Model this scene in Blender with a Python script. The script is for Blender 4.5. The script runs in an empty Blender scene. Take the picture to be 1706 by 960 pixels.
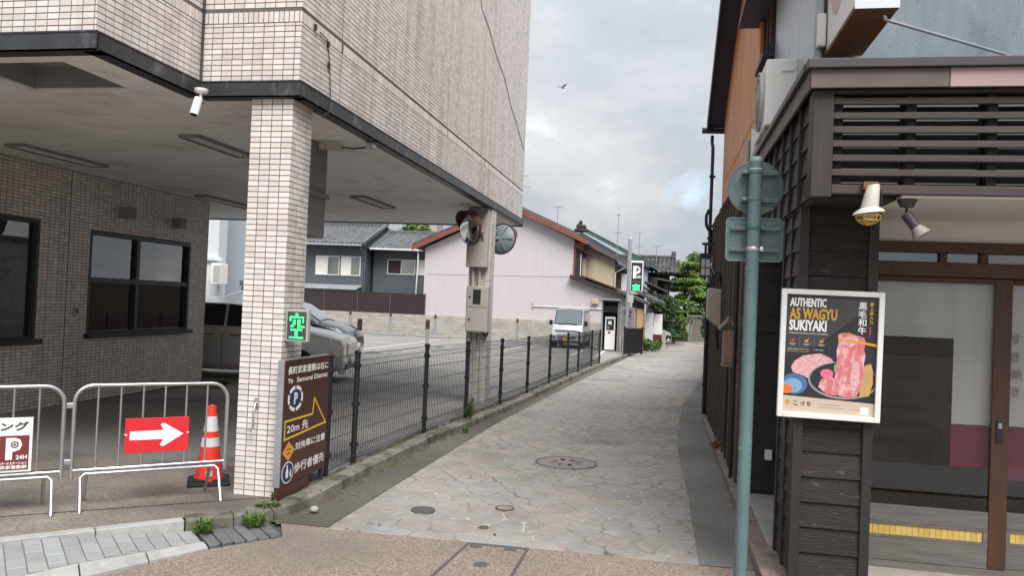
import bpy, bmesh, math, random
import numpy as np
from mathutils import Vector, Matrix
random.seed(7); rng = np.random.default_rng(11)
PI = math.pi
scene = bpy.context.scene
COL = scene.collection

# ------------------------------------------------------------------ camera
YAW, PITCH, ROLL, FPX = math.radians(-10.9257), math.radians(1.02526), math.radians(2.39674), 1325.73
def cam_axes():
    cy, sy, cp, sp = math.cos(YAW), math.sin(YAW), math.cos(PITCH), math.sin(PITCH)
    f = Vector((sy*cp, cy*cp, sp)); r = Vector((cy, -sy, 0)); u = r.cross(f)
    c, s = math.cos(ROLL), math.sin(ROLL)
    return c*r+s*u, -s*r+c*u, f
cd = bpy.data.cameras.new('camera'); cam = bpy.data.objects.new('camera', cd); COL.objects.link(cam)
r_, u_, f_ = cam_axes()
mw = Matrix((r_, u_, -f_)).transposed().to_4x4(); mw.translation = (0, 0, 1.75)
cam.matrix_world = mw
cd.sensor_width = 36; cd.lens = FPX/1706*36; cd.clip_start = .05; cd.clip_end = 3000
scene.camera = cam

# ------------------------------------------------------------------ sky, sun, exposure
SUN_EL, SUN_AZ = math.radians(52), math.radians(152)      # azimuth from +Y towards +X: behind the camera, to the right
w = bpy.data.worlds.new('World'); scene.world = w; w.use_nodes = True
nt = w.node_tree; N = nt.nodes; L = nt.links; N.clear()
def nd(t, **k):
    n = N.new(t)
    for a, b in k.items(): setattr(n, a, b)
    return n
def mth(op, a, b=None, clamp=False):
    n = N.new('ShaderNodeMath'); n.operation = op; n.use_clamp = clamp
    for i, v in enumerate((a, b)):
        if v is None: continue
        if isinstance(v, (int, float)): n.inputs[i].default_value = v
        else: L.new(v, n.inputs[i])
    return n.outputs[0]
tc = nd('ShaderNodeTexCoord')
sky = nd('ShaderNodeTexSky', sky_type='NISHITA', sun_disc=False, sun_elevation=SUN_EL, sun_rotation=SUN_AZ)
sep = nd('ShaderNodeSeparateXYZ'); L.new(tc.outputs['Generated'], sep.inputs[0])
zz = mth('MAXIMUM', sep.outputs[2], 0.0)
den = mth('ADD', zz, 0.45)
cmb = nd('ShaderNodeCombineXYZ')
L.new(mth('DIVIDE', sep.outputs[0], den), cmb.inputs[0]); L.new(mth('DIVIDE', sep.outputs[1], den), cmb.inputs[1])
def noise(scale, detail, rough, dist, off):
    mp = nd('ShaderNodeMapping'); mp.inputs['Location'].default_value = off; L.new(cmb.outputs[0], mp.inputs[0])
    n = nd('ShaderNodeTexNoise'); n.inputs['Scale'].default_value = scale; n.inputs['Detail'].default_value = detail
    n.inputs['Roughness'].default_value = rough; n.inputs['Distortion'].default_value = dist
    L.new(mp.outputs[0], n.inputs['Vector']); return n.outputs['Fac']
n1 = noise(2.3, 8, .56, .25, (9.1, 4.7, 0)); n2 = noise(.55, 3, .5, .2, (3.3, 9.2, 0)); n3 = noise(1.6, 5, .5, .3, (2.2, 0.4, 0))
mixn = mth('ADD', mth('MULTIPLY', n1, .62), mth('MULTIPLY', n2, .38))
cr = nd('ShaderNodeValToRGB'); L.new(mixn, cr.inputs[0])
e = cr.color_ramp.elements
e[0].position = .38; e[0].color = (.40, .445, .50, 1)
e[1].position = .62; e[1].color = (.98, .98, .97, 1)
m = e.new(.47); m.color = (.51, .545, .585, 1)
m = e.new(.56); m.color = (.655, .675, .70, 1)
lum = mth('MULTIPLY', mth('ADD', mth('MULTIPLY', zz, 1.0), 1.0), .345)     # CIE overcast: brighter towards the zenith
lum10 = mth('MULTIPLY', lum, 10.0)
vm = nd('ShaderNodeVectorMath', operation='SCALE'); L.new(cr.outputs[0], vm.inputs[0]); L.new(lum10, vm.inputs['Scale'])
mr = nd('ShaderNodeMapRange'); mr.inputs[1].default_value = .61; mr.inputs[2].default_value = .70; mr.inputs[3].default_value = 1; mr.inputs[4].default_value = .35
L.new(n3, mr.inputs[0])
mx = nd('ShaderNodeMix', data_type='RGBA'); L.new(mr.outputs[0], mx.inputs['Factor'])
L.new(sky.outputs[0], mx.inputs[6]); L.new(vm.outputs[0], mx.inputs[7])
bg = nd('ShaderNodeBackground'); bg.inputs['Strength'].default_value = .1; L.new(mx.outputs[2], bg.inputs[0])
wo = nd('ShaderNodeOutputWorld'); L.new(bg.outputs[0], wo.inputs[0])
sl = bpy.data.lights.new('sun', 'SUN'); sl.energy = 1.5; sl.angle = math.radians(36); sl.color = (1, .965, .92)
sun = bpy.data.objects.new('sun', sl); COL.objects.link(sun)
sd = Vector((math.sin(SUN_AZ)*math.cos(SUN_EL), math.cos(SUN_AZ)*math.cos(SUN_EL), math.sin(SUN_EL)))
sun.rotation_euler = sd.to_track_quat('Z', 'Y').to_euler()
scene.view_settings.view_transform = 'Standard'; scene.view_settings.look = 'None'
scene.view_settings.exposure = 1.58; scene.view_settings.gamma = 1
scene.cycles.max_bounces = 7; scene.cycles.diffuse_bounces = 4; scene.cycles.transparent_max_bounces = 12
scene.cycles.caustics_reflective = False; scene.cycles.caustics_refractive = False

# ------------------------------------------------------------------ ground heights
_gy = [-400, 8, 10, 14, 18, 22, 27, 36, 50, 80, 400]; _gz = [0, 0, -.02, -.08, -.145, -.195, -.235, -.275, -.32, -.4, -.4]
def G(y): return float(np.interp(y, _gy, _gz))
LZ = -.09                                                   # lane and road lie this much below the lot
PSI = math.radians(10.9257)
def ad(a, d):                                               # camera-facing ground axes -> world
    return (a*math.cos(PSI)-d*math.sin(PSI), a*math.sin(PSI)+d*math.cos(PSI))

# ------------------------------------------------------------------ materials
MATS = {}
def M(name, col, rough=.6, metal=0, var=.12, vs=5, vsc=(1, 1, 1), bump=0, bs=60, tint=0, rand=0, col2=None, c2=(.5, .7), c2s=3, c2sc=(1, 1, 1), spec=.5, coat=0, ramp=None):
    m = bpy.data.materials.new(name); m.use_nodes = True; MATS[name] = m
    t = m.node_tree; n = t.nodes; l = t.links
    b = n['Principled BSDF']
    b.inputs['Roughness'].default_value = rough; b.inputs['Metallic'].default_value = metal
    b.inputs['Specular IOR Level'].default_value = spec; b.inputs['Coat Weight'].default_value = coat
    co = n.new('ShaderNodeTexCoord').outputs['Object']
    def noi(sc, xyz, det=5, ro=.6):
        mp = n.new('ShaderNodeMapping'); mp.inputs['Scale'].default_value = xyz; l.new(co, mp.inputs[0])
        x = n.new('ShaderNodeTexNoise'); x.inputs['Scale'].default_value = sc; x.inputs['Detail'].default_value = det; x.inputs['Roughness'].default_value = ro
        l.new(mp.outputs[0], x.inputs['Vector']); return x.outputs['Fac']
    def ma(op, a, c):
        x = n.new('ShaderNodeMath'); x.operation = op
        for i, v in enumerate((a, c)):
            if isinstance(v, (int, float)): x.inputs[i].default_value = v
            else: l.new(v, x.inputs[i])
        return x.outputs[0]
    fac = ma('ADD', ma('MULTIPLY', ma('SUBTRACT', noi(vs, vsc), .5), 2*var*1.6), 1)
    tv = None
    if tint or ramp:
        at = n.new('ShaderNodeAttribute'); at.attribute_name = 'tint'; tv = at.outputs['Fac']
        if tint: fac = ma('ADD', fac, ma('MULTIPLY', ma('SUBTRACT', tv, .5), 2*tint))
    if rand:
        oi = n.new('ShaderNodeObjectInfo')
        fac = ma('ADD', fac, ma('MULTIPLY', ma('SUBTRACT', oi.outputs['Random'], .5), 2*rand))
    if ramp:
        r = n.new('ShaderNodeValToRGB'); r.color_ramp.interpolation = 'LINEAR'
        els = r.color_ramp.elements
        while len(els) < len(ramp): els.new(.5)
        for i, cc in enumerate(ramp): els[i].position = i/(len(ramp)-1); els[i].color = (*cc, 1)
        l.new(tv, r.inputs[0]); base = r.outputs[0]
    else:
        rgb = n.new('ShaderNodeRGB'); rgb.outputs[0].default_value = (*col, 1); base = rgb.outputs[0]
    if col2 is not None:
        mr = n.new('ShaderNodeMapRange'); mr.inputs[1].default_value = c2[0]; mr.inputs[2].default_value = c2[1]
        l.new(noi(c2s, c2sc, 6, .65), mr.inputs[0])
        mx = n.new('ShaderNodeMix'); mx.data_type = 'RGBA'; l.new(mr.outputs[0], mx.inputs['Factor']); l.new(base, mx.inputs[6]); mx.inputs[7].default_value = (*col2, 1)
        base = mx.outputs[2]
    sc = n.new('ShaderNodeVectorMath'); sc.operation = 'SCALE'; l.new(base, sc.inputs[0]); l.new(fac, sc.inputs['Scale'])
    l.new(sc.outputs[0], b.inputs['Base Color'])
    if bump:
        bp = n.new('ShaderNodeBump'); bp.inputs['Strength'].default_value = bump; bp.inputs['Distance'].default_value = .01
        l.new(noi(bs, vsc), bp.inputs['Height']); l.new(bp.outputs[0], b.inputs['Normal'])
    return m
def emit(name, col, s):
    m = bpy.data.materials.new(name); m.use_nodes = True; MATS[name] = m
    b = m.node_tree.nodes['Principled BSDF']; b.inputs['Base Color'].default_value = (*[c*.3 for c in col], 1)
    b.inputs['Emission Color'].default_value = (*col, 1); b.inputs['Emission Strength'].default_value = s; return m
def glass(name, tintc=(.85, .9, .9), refl=.12, body=0, bodyc=(.02, .02, .02), fk=1.2):
    m = bpy.data.materials.new(name); m.use_nodes = True; MATS[name] = m
    t = m.node_tree; n = t.nodes; l = t.links; n.clear()
    tr = n.new('ShaderNodeBsdfTransparent'); tr.inputs[0].default_value = (*tintc, 1)
    gl = n.new('ShaderNodeBsdfGlossy'); gl.inputs['Roughness'].default_value = .015; gl.inputs[0].default_value = (1, 1, 1, 1)
    fr = n.new('ShaderNodeFresnel'); fr.inputs[0].default_value = 1.5
    ad_ = n.new('ShaderNodeMath'); ad_.operation = 'MULTIPLY_ADD'; l.new(fr.outputs[0], ad_.inputs[0]); ad_.inputs[1].default_value = fk; ad_.inputs[2].default_value = refl
    ad_.use_clamp = True
    mx = n.new('ShaderNodeMixShader'); l.new(ad_.outputs[0], mx.inputs[0]); l.new(gl.outputs[0], mx.inputs[2])
    if body:
        df = n.new('ShaderNodeBsdfDiffuse'); df.inputs[0].default_value = (*bodyc, 1)
        m2 = n.new('ShaderNodeMixShader'); m2.inputs[0].default_value = body; l.new(tr.outputs[0], m2.inputs[1]); l.new(df.outputs[0], m2.inputs[2]); l.new(m2.outputs[0], mx.inputs[1])
    else: l.new(tr.outputs[0], mx.inputs[1])
    o = n.new('ShaderNodeOutputMaterial'); l.new(mx.outputs[0], o.inputs[0]); return m
def speck(name, col, cols, vs=120, rough=.85, blotch=.18, bs=.8, col2=None, c2=(.52, .7)):
    """asphalt / exposed aggregate: small voronoi grains of several colours over blotchy stains"""
    m = bpy.data.materials.new(name); m.use_nodes = True; MATS[name] = m
    t = m.node_tree; n = t.nodes; l = t.links; b = n['Principled BSDF']; b.inputs['Roughness'].default_value = rough; b.inputs['Specular IOR Level'].default_value = .35
    co = n.new('ShaderNodeTexCoord').outputs['Object']
    v = n.new('ShaderNodeTexVoronoi'); v.inputs['Scale'].default_value = vs; l.new(co, v.inputs['Vector'])
    sp = n.new('ShaderNodeSeparateColor'); l.new(v.outputs['Color'], sp.inputs[0])
    r = n.new('ShaderNodeValToRGB'); els = r.color_ramp.elements; r.color_ramp.interpolation = 'CONSTANT'
    while len(els) < len(cols): els.new(.5)
    for i, c in enumerate(cols): els[i].position = i/len(cols); els[i].color = (*c, 1)
    l.new(sp.outputs[0], r.inputs[0])
    ns = n.new('ShaderNodeTexNoise'); ns.inputs['Scale'].default_value = bs; ns.inputs['Detail'].default_value = 7; ns.inputs['Roughness'].default_value = .65; l.new(co, ns.inputs['Vector'])
    mr = n.new('ShaderNodeMapRange'); mr.inputs[1].default_value = .3; mr.inputs[2].default_value = .7; mr.inputs[3].default_value = 1-blotch; mr.inputs[4].default_value = 1+blotch; l.new(ns.outputs['Fac'], mr.inputs[0])
    base = r.outputs[0]
    if col2 is not None:
        n2 = n.new('ShaderNodeTexNoise'); n2.inputs['Scale'].default_value = .45; n2.inputs['Detail'].default_value = 4; l.new(co, n2.inputs['Vector'])
        m2 = n.new('ShaderNodeMapRange'); m2.inputs[1].default_value = c2[0]; m2.inputs[2].default_value = c2[1]; l.new(n2.outputs['Fac'], m2.inputs[0])
        mx = n.new('ShaderNodeMix'); mx.data_type = 'RGBA'; l.new(m2.outputs[0], mx.inputs['Factor']); l.new(base, mx.inputs[6]); mx.inputs[7].default_value = (*col2, 1); base = mx.outputs[2]
    s = n.new('ShaderNodeVectorMath'); s.operation = 'SCALE'; l.new(base, s.inputs[0]); l.new(mr.outputs[0], s.inputs['Scale']); l.new(s.outputs[0], b.inputs['Base Color'])
    bp = n.new('ShaderNodeBump'); bp.inputs['Strength'].default_value = .5; bp.inputs['Distance'].default_value = .006; l.new(v.outputs['Distance'], bp.inputs['Height']); l.new(bp.outputs[0], b.inputs['Normal'])
    return m

M('tile', (.75, .685, .65), .42, var=.06, vs=2.2, tint=.12, rand=.12, col2=(.45, .405, .375), c2=(.47, .80), c2s=1.3, c2sc=(2.6, 2.6, .16))
M('grout', (.13, .118, .108), .9, var=.2, vs=3)
M('fascia', (.035, .038, .043), .45, var=.35, vs=7, vsc=(1, 1, .3), col2=(.15, .15, .15), c2=(.56, .74), c2s=6, c2sc=(1, 1, .4))
M('soffit', (.86, .85, .84), .75, var=.06, vs=1.2, rand=.03, col2=(.55, .50, .43), c2=(.52, .80), c2s=1.7)
M('soffit_dark', (.24, .24, .24), .8, var=.12, vs=3)
M('frame_dark', (.018, .019, .022), .4, var=.2)
M('white_paint', (.74, .73, .71), .5, var=.06, vs=4)
M('aluminium', (.62, .63, .65), .32, 1, var=.06, vs=9)
M('galvanised', (.55, .57, .58), .4, .9, var=.12, vs=14)
M('fence_black', (.014, .015, .018), .42, var=.2, vs=9)
M('red', (.62, .022, .03), .4, var=.04)
M('cone_red', (.78, .045, .03), .45, var=.08, vs=6, col2=(.35, .05, .04), c2=(.62, .8), c2s=6)
M('cone_white', (.66, .64, .66), .35, var=.08)
M('rubber', (.018, .018, .019), .75, var=.25, vs=11, bump=.2)
M('sign_brown', (.066, .021, .016), .38, var=.06)
M('brown_panel', (.042, .023, .022), .5, var=.12, vs=4)
M('print_white', (.80, .79, .78), .5, var=.02)
M('print_black', (.02, .02, .022), .5, var=.02)
M('print_yellow', (.75, .50, .03), .45, var=.02)
M('print_orange', (.72, .32, .03), .45, var=.02)
M('print_gold', (.58, .33, .045), .45, var=.03)
M('print_navy', (.018, .032, .12), .45, var=.02)
M('print_maroon', (.17, .03, .035), .5, var=.02)
M('print_grey', (.30, .29, .28), .6, var=.02)
M('print_red', (.55, .06, .04), .5, var=.02)
M('print_green', (.12, .45, .12), .5, var=.02)
M('board', (.026, .0195, .0175), .6, spec=.35, var=.5, vs=9, vsc=(.4, .4, 7), bump=.7, bs=30, rand=.4, col2=(.14, .125, .115), c2=(.60, .74), c2s=9, c2sc=(.8, .8, 3))
M('board_lane', (.095, .068, .055), .7, var=.35, vs=6, vsc=(1.5, .35, 5), bump=.3, bs=40, rand=.25, col2=(.15, .12, .11), c2=(.55, .8), c2s=4)
M('batten', (.026, .021, .020), .65, var=.3, vs=9, vsc=(4, 4, .3), rand=.2, bump=.2)
M('post_wood', (.038, .028, .024), .6, var=.4, vs=6, vsc=(5, 5, .4), bump=.3, bs=30, col2=(.13, .085, .055), c2=(.55, .78), c2s=4, c2sc=(3, 3, .4))
M('slat', (.055, .040, .038), .6, var=.3, vs=8, vsc=(.3, 4, 4), rand=.2, bump=.2)
M('dark_glassy', (.028, .037, .042), .2, var=.2)
M('orange_wood', (.60, .215, .05), .55, var=.4, vs=5, vsc=(3, 3, .22), rand=.12, bump=.15, bs=30, col2=(.34, .11, .03), c2=(.48, .75), c2s=3, c2sc=(4, 4, .25))
M('door_wood', (.072, .029, .015), .5, var=.35, vs=6, vsc=(5, 5, .5), bump=.2, bs=30, rand=.1, col2=(.05, .028, .02), c2=(.5, .75), c2s=4)
M('grey_wood', (.15, .135, .125), .75, var=.3, vs=6, vsc=(.5, 4, 6), bump=.3, bs=30)
M('reed', (.62, .42, .12), .6, var=.15, vs=12, rand=.12)
M('plaster_white', (.78, .755, .71), .85, var=.05, vs=2)
M('plaster_blue', (.20, .245, .28), .85, var=.22, vs=3.5, vsc=(2, 2, .6), bump=.5, bs=80, col2=(.115, .135, .15), c2=(.55, .75), c2s=2.2, c2sc=(3, 3, .5))
M('rust', (.20, .085, .03), .8, var=.4, vs=12)
M('trim_brown', (.10, .075, .07), .55, var=.2, vs=5, rand=.12)
M('trim_dark', (.05, .04, .042), .5, var=.2, vs=5)
M('pole_green', (.112, .180, .188), .5, var=.22, vs=7, vsc=(1, 1, .35), bump=.1, col2=(.42, .45, .43), c2=(.66, .70), c2s=17)
M('sign_back', (.105, .165, .165), .5, var=.12, vs=5, col2=(.07, .11, .11), c2=(.5, .75), c2s=4)
M('sign_rail', (.20, .27, .27), .5, var=.12)
M('green_clamp', (.05, .13, .10), .45, var=.15)
M('ac_white', (.80, .79, .76), .45, var=.06, vs=5)
M('ac_grille', (.42, .42, .40), .5, var=.1)
M('metal_sheet', (.42, .45, .48), .4, .35, var=.1, vs=3, vsc=(3, 3, .4))
M('navy_metal', (.022, .024, .052), .5, var=.2)
M('beige_plastic', (.47, .40, .31), .5, var=.06, vs=4)
M('grey_box', (.43, .40, .37), .5, var=.07, vs=4, col2=(.30, .24, .19), c2=(.68, .85), c2s=4)
M('cardboard_wood', (.30, .19, .13), .65, var=.2, vs=6, vsc=(1, 4, .4))
M('concrete', (.36, .34, .31), .88, var=.22, vs=4, bump=.4, bs=50, col2=(.20, .19, .17), c2=(.52, .72), c2s=2.2)
M('kerb', (.20, .188, .165), .9, var=.3, vs=6, bump=.6, bs=45, rand=.08, col2=(.075, .078, .048), c2=(.44, .62), c2s=2.6)
M('kerb_granite', (.36, .36, .35), .8, var=.18, vs=18, bump=.3, rand=.06, col2=(.24, .24, .23), c2=(.55, .75), c2s=4)
M('paver', (.30, .312, .315), .8, var=.12, vs=6, bump=.25, bs=70, rand=.12, col2=(.27, .28, .28), c2=(.55, .75), c2s=3)
M('paver_joint', (.25, .225, .20), .95, var=.3, vs=9)
M('gutter_slab', (.13, .135, .14), .75, var=.25, vs=6, rand=.15, bump=.3)
M('stone', (.3, .3, .3),   .85, spec=.12, var=.20, vs=5, bump=.7, bs=26, ramp=[(.285, .266, .248), (.325, .302, .278), (.30, .29, .277), (.33, .288, .262), (.305, .30, .292), (.29, .282, .27), (.335, .316, .295), (.308, .275, .25)], col2=(.17, .158, .145), c2=(.50, .80), c2s=.6)
M('mortar', (.40, .355, .30), .9, var=.25, vs=7, bump=.3, col2=(.17, .155, .14), c2=(.42, .66), c2s=1.1)
M('iron', (.135, .122, .118), .6, .4, var=.3, vs=30, bump=.4)
M('mud', (.085, .075, .05), .95, var=.4, vs=20, bump=.8, bs=60, col2=(.06, .085, .02), c2=(.5, .62), c2s=9)
M('leaf', (.075, .135, .025), .6, var=.3, vs=3, tint=.45, rand=.15)
M('leaf_dark', (.032, .072, .02), .55, var=.3, vs=3, tint=.5)
M('leaf_pine', (.13, .22, .04), .6, var=.3, vs=2, tint=.5)
M('leaf_litter', (.23, .13, .06), .8, var=.3, vs=3, tint=.5)
M('bark', (.085, .06, .045), .9, var=.35, vs=12, bump=.6)
M('pink_wall', (.53, .49, .51), .8, var=.05, vs=1.0, vsc=(5, 1, .3), col2=(.50, .465, .47), c2=(.55, .8), c2s=.6)
M('cream_wall', (.50, .435, .315), .85, var=.06, vs=1)
M('blue_wall', (.42, .50, .58), .7, var=.06, vs=1)
M('grey_wall', (.092, .105, .12), .6, var=.12, vs=6, vsc=(12, 12, .1), rand=.03)
M('pale_wall', (.60, .63, .65), .7, var=.05)
M('bluegrey_wall', (.36, .40, .445), .7, var=.07, vs=8, vsc=(9, 9, .1))
M('verge_red', (.20, .065, .05), .6, var=.2, vs=3)
M('verge_green', (.07, .135, .14), .6, var=.2, vs=3)
M('roof_tile', (.125, .13, .14), .28, var=.2, vs=4, tint=.35)
M('roof_old', (.085, .082, .085), .5, var=.4, vs=3, tint=.5)
M('roof_red', (.13, .06, .05), .6, var=.3, vs=3)
M('dark_wood', (.03, .02, .017), .7, var=.3, vs=5, rand=.15)
M('red_wood', (.075, .026, .02), .65, var=.25, vs=4, vsc=(6, 6, .3))
M('fence_brown', (.036, .025, .027), .55, var=.15, vs=4)
M('block', (.40, .375, .335), .92, var=.16, vs=3, bump=.3, rand=.13, col2=(.17, .155, .135), c2=(.55, .75), c2s=1.6)
M('stucco', (.42, .335, .20), .9, var=.1, vs=3)
M('line_white', (.64, .64, .63), .7, var=.08, vs=8, col2=(.30, .30, .30), c2=(.62, .75), c2s=5)
M('car_silver', (.50, .50, .49), .28, .55, var=.01, coat=.6)
M('car_pearl', (.70, .685, .655), .3, .05, var=.01, coat=.7)
M('car_black', (.012, .012, .014), .2, .2, var=.01, coat=1)
M('car_van', (.50, .52, .55), .3, .3, var=.01, coat=.6)
M('car_glass', (.010, .011, .012), .04, var=.01, spec=.8, coat=.5)
M('car_glass_light', (.10, .12, .13), .05, var=.01, spec=.9, coat=.8)
M('car_trim', (.012, .012, .013), .45, var=.1)
M('chrome', (.7, .7, .71), .12, 1, var=.01)
M('lamp_lens', (.55, .57, .60), .1, var=.02, coat=1)
M('plate_white', (.72, .72, .70), .5, var=.03)
M('plate_yellow', (.72, .48, .03), .5, var=.03)
M('mirror', (.75, .78, .76), .03, 1, var=.01)
M('mirror_hood', (.10, .035, .022), .5, var=.15)
M('mirror_back', (.16, .20, .215), .5, var=.12)
M('stainless', (.42, .42, .42), .38, .8, var=.06)
M('cloth_white', (.86, .84, .80), .9, var=.04, vs=3)
M('cloth_maroon', (.30, .05, .11), .9, var=.06, vs=4)
M('interior', (.14, .10, .075), .9, var=.3, vs=2)
M('lamp_enamel', (.60, .56, .50), .4, var=.12, vs=9, col2=(.30, .20, .13), c2=(.6, .8), c2s=14)
M('lamp_yellow', (.62, .42, .08), .35, var=.1)
M('bulb', (.55, .50, .42), .12, var=.05, coat=.6)
M('meat', (.62, .17, .19), .45, var=.18, vs=22, col2=(.74, .46, .44), c2=(.48, .62), c2s=30, c2sc=(1, 1, .5))
M('meat_pale', (.66, .30, .32), .5, var=.12, vs=25, col2=(.76, .56, .54), c2=(.47, .6), c2s=42, c2sc=(1, 1, 3))
M('poster_black', (.022, .022, .026), .5, var=.1)
M('poster_shade', (.050, .049, .050), .5, var=.1)
M('poster_cream', (.56, .46, .36), .6, var=.03)
M('bowl_blue', (.06, .16, .36), .4, var=.25, vs=22)
M('bowl_pale', (.22, .37, .55), .4, var=.2, vs=22)
M('yolk', (.75, .17, .03), .35, var=.06)
M('noodle', (.50, .33, .13), .5, var=.3, vs=60, vsc=(4, 4, .3))
M('flower_pink', (.80, .16, .28), .5, var=.15, vs=60)
M('sticker_grey', (.42, .42, .41), .5, var=.05)
M('bird_grey', (.36, .36, .34), .7, var=.3, vs=14)
emit('led_green', (.02, 1, .12), 2.4)
M('led_panel', (.055, .06, .065), .5, var=.15, vs=60)
glass('window_glass', (.85, .88, .88), .10)
glass('door_glass', (.94, .95, .95), .0, fk=.75)
glass('poster_glass', (.97, .97, .97), .0)
glass('far_glass', (.1, .12, .13), .16, .9, (.05, .055, .06))
speck('asphalt_lot', 0, [(.225, .216, .206), (.25, .24, .228), (.20, .193, .186), (.28, .268, .256), (.23, .22, .21)], 90, .8, .2, .5, (.115, .110, .108), (.5, .68))
speck('asphalt_wet', 0, [(.125, .118, .105), (.15, .14, .125), (.10, .094, .084), (.18, .165, .148)], 80, .8, .28, .9, (.070, .068, .050), (.42, .66))
speck('asphalt_garage', 0, [(.20, .178, .15), (.235, .21, .177), (.165, .147, .13), (.275, .245, .205)], 85, .85, .26, 1.4, (.10, .09, .078), (.44, .64))
speck('aggregate', 0, [(.205, .160, .13), (.245, .195, .16), (.17, .132, .108), (.29, .24, .20), (.215, .172, .14), (.33, .28, .235)], 105, .85, .14, .6, (.165, .135, .112), (.52, .72))
speck('lot_light', 0, [(.27, .255, .235), (.30, .285, .265), (.24, .225, .21)], 60, .85, .14, .4)
speck('earth', 0, [(.12, .11, .10), (.15, .135, .12), (.10, .095, .085)], 20, .9, .2, .05)
speck('asphalt_side', 0, [(.175, .17, .158), (.205, .196, .182), (.15, .145, .136), (.24, .228, .21)], 95, .85, .25, .8, (.12, .116, .108), (.46, .68))
M('footing_stone', (.26, .20, .165), .9, var=.3, vs=9, bump=.5, bs=40, rand=.1, col2=(.13, .11, .09), c2=(.5, .7), c2s=4)
M('cover_stone', (.25, .215, .195), .7, var=.2, vs=14, bump=.4, rand=.1)
M('fascia_pink', (.36, .26, .25), .55, var=.15, vs=5)
M('sign_pink', (.66, .45, .40), .5, var=.1)
M('bulb_grey', (.30, .28, .26), .3, var=.1)
M('stucco_pale', (.42, .35, .31), .9, var=.06)
# ------------------------------------------------------------------ mesh helpers
BASE = {}
def tag(o, label=None, cat=None, group=None, kind=None):
    if label: o['label'] = label
    if cat: o['category'] = cat
    if group: o['group'] = group
    if kind: o['kind'] = kind
    return o
def thing(name, label, cat, loc=(0, 0, 0), rotz=0, group=None, world=False):
    """an Empty at the thing's base; world=True: its parts are given in world coordinates"""
    o = bpy.data.objects.new(name, None); COL.objects.link(o)
    o.location = loc; o.rotation_euler = (0, 0, rotz); o.empty_display_size = .1
    BASE[o.name] = tuple(loc) if world else (0, 0, 0)
    return tag(o, label, cat, group)
def link_mesh(name, me, parent=None, mats=()):
    o = bpy.data.objects.new(name, me); COL.objects.link(o)
    for m in mats: me.materials.append(MATS[m])
    if parent is not None: o.parent = parent
    return o
def inst(name, me, parent, loc, rot=(0, 0, 0), scale=(1, 1, 1)):
    o = bpy.data.objects.new(name, me); COL.objects.link(o); o.parent = parent
    b = BASE.get(parent.name, (0, 0, 0)) if parent else (0, 0, 0)
    o.location = [loc[i]-b[i] for i in range(3)]; o.rotation_euler = rot; o.scale = scale
    return o
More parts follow.
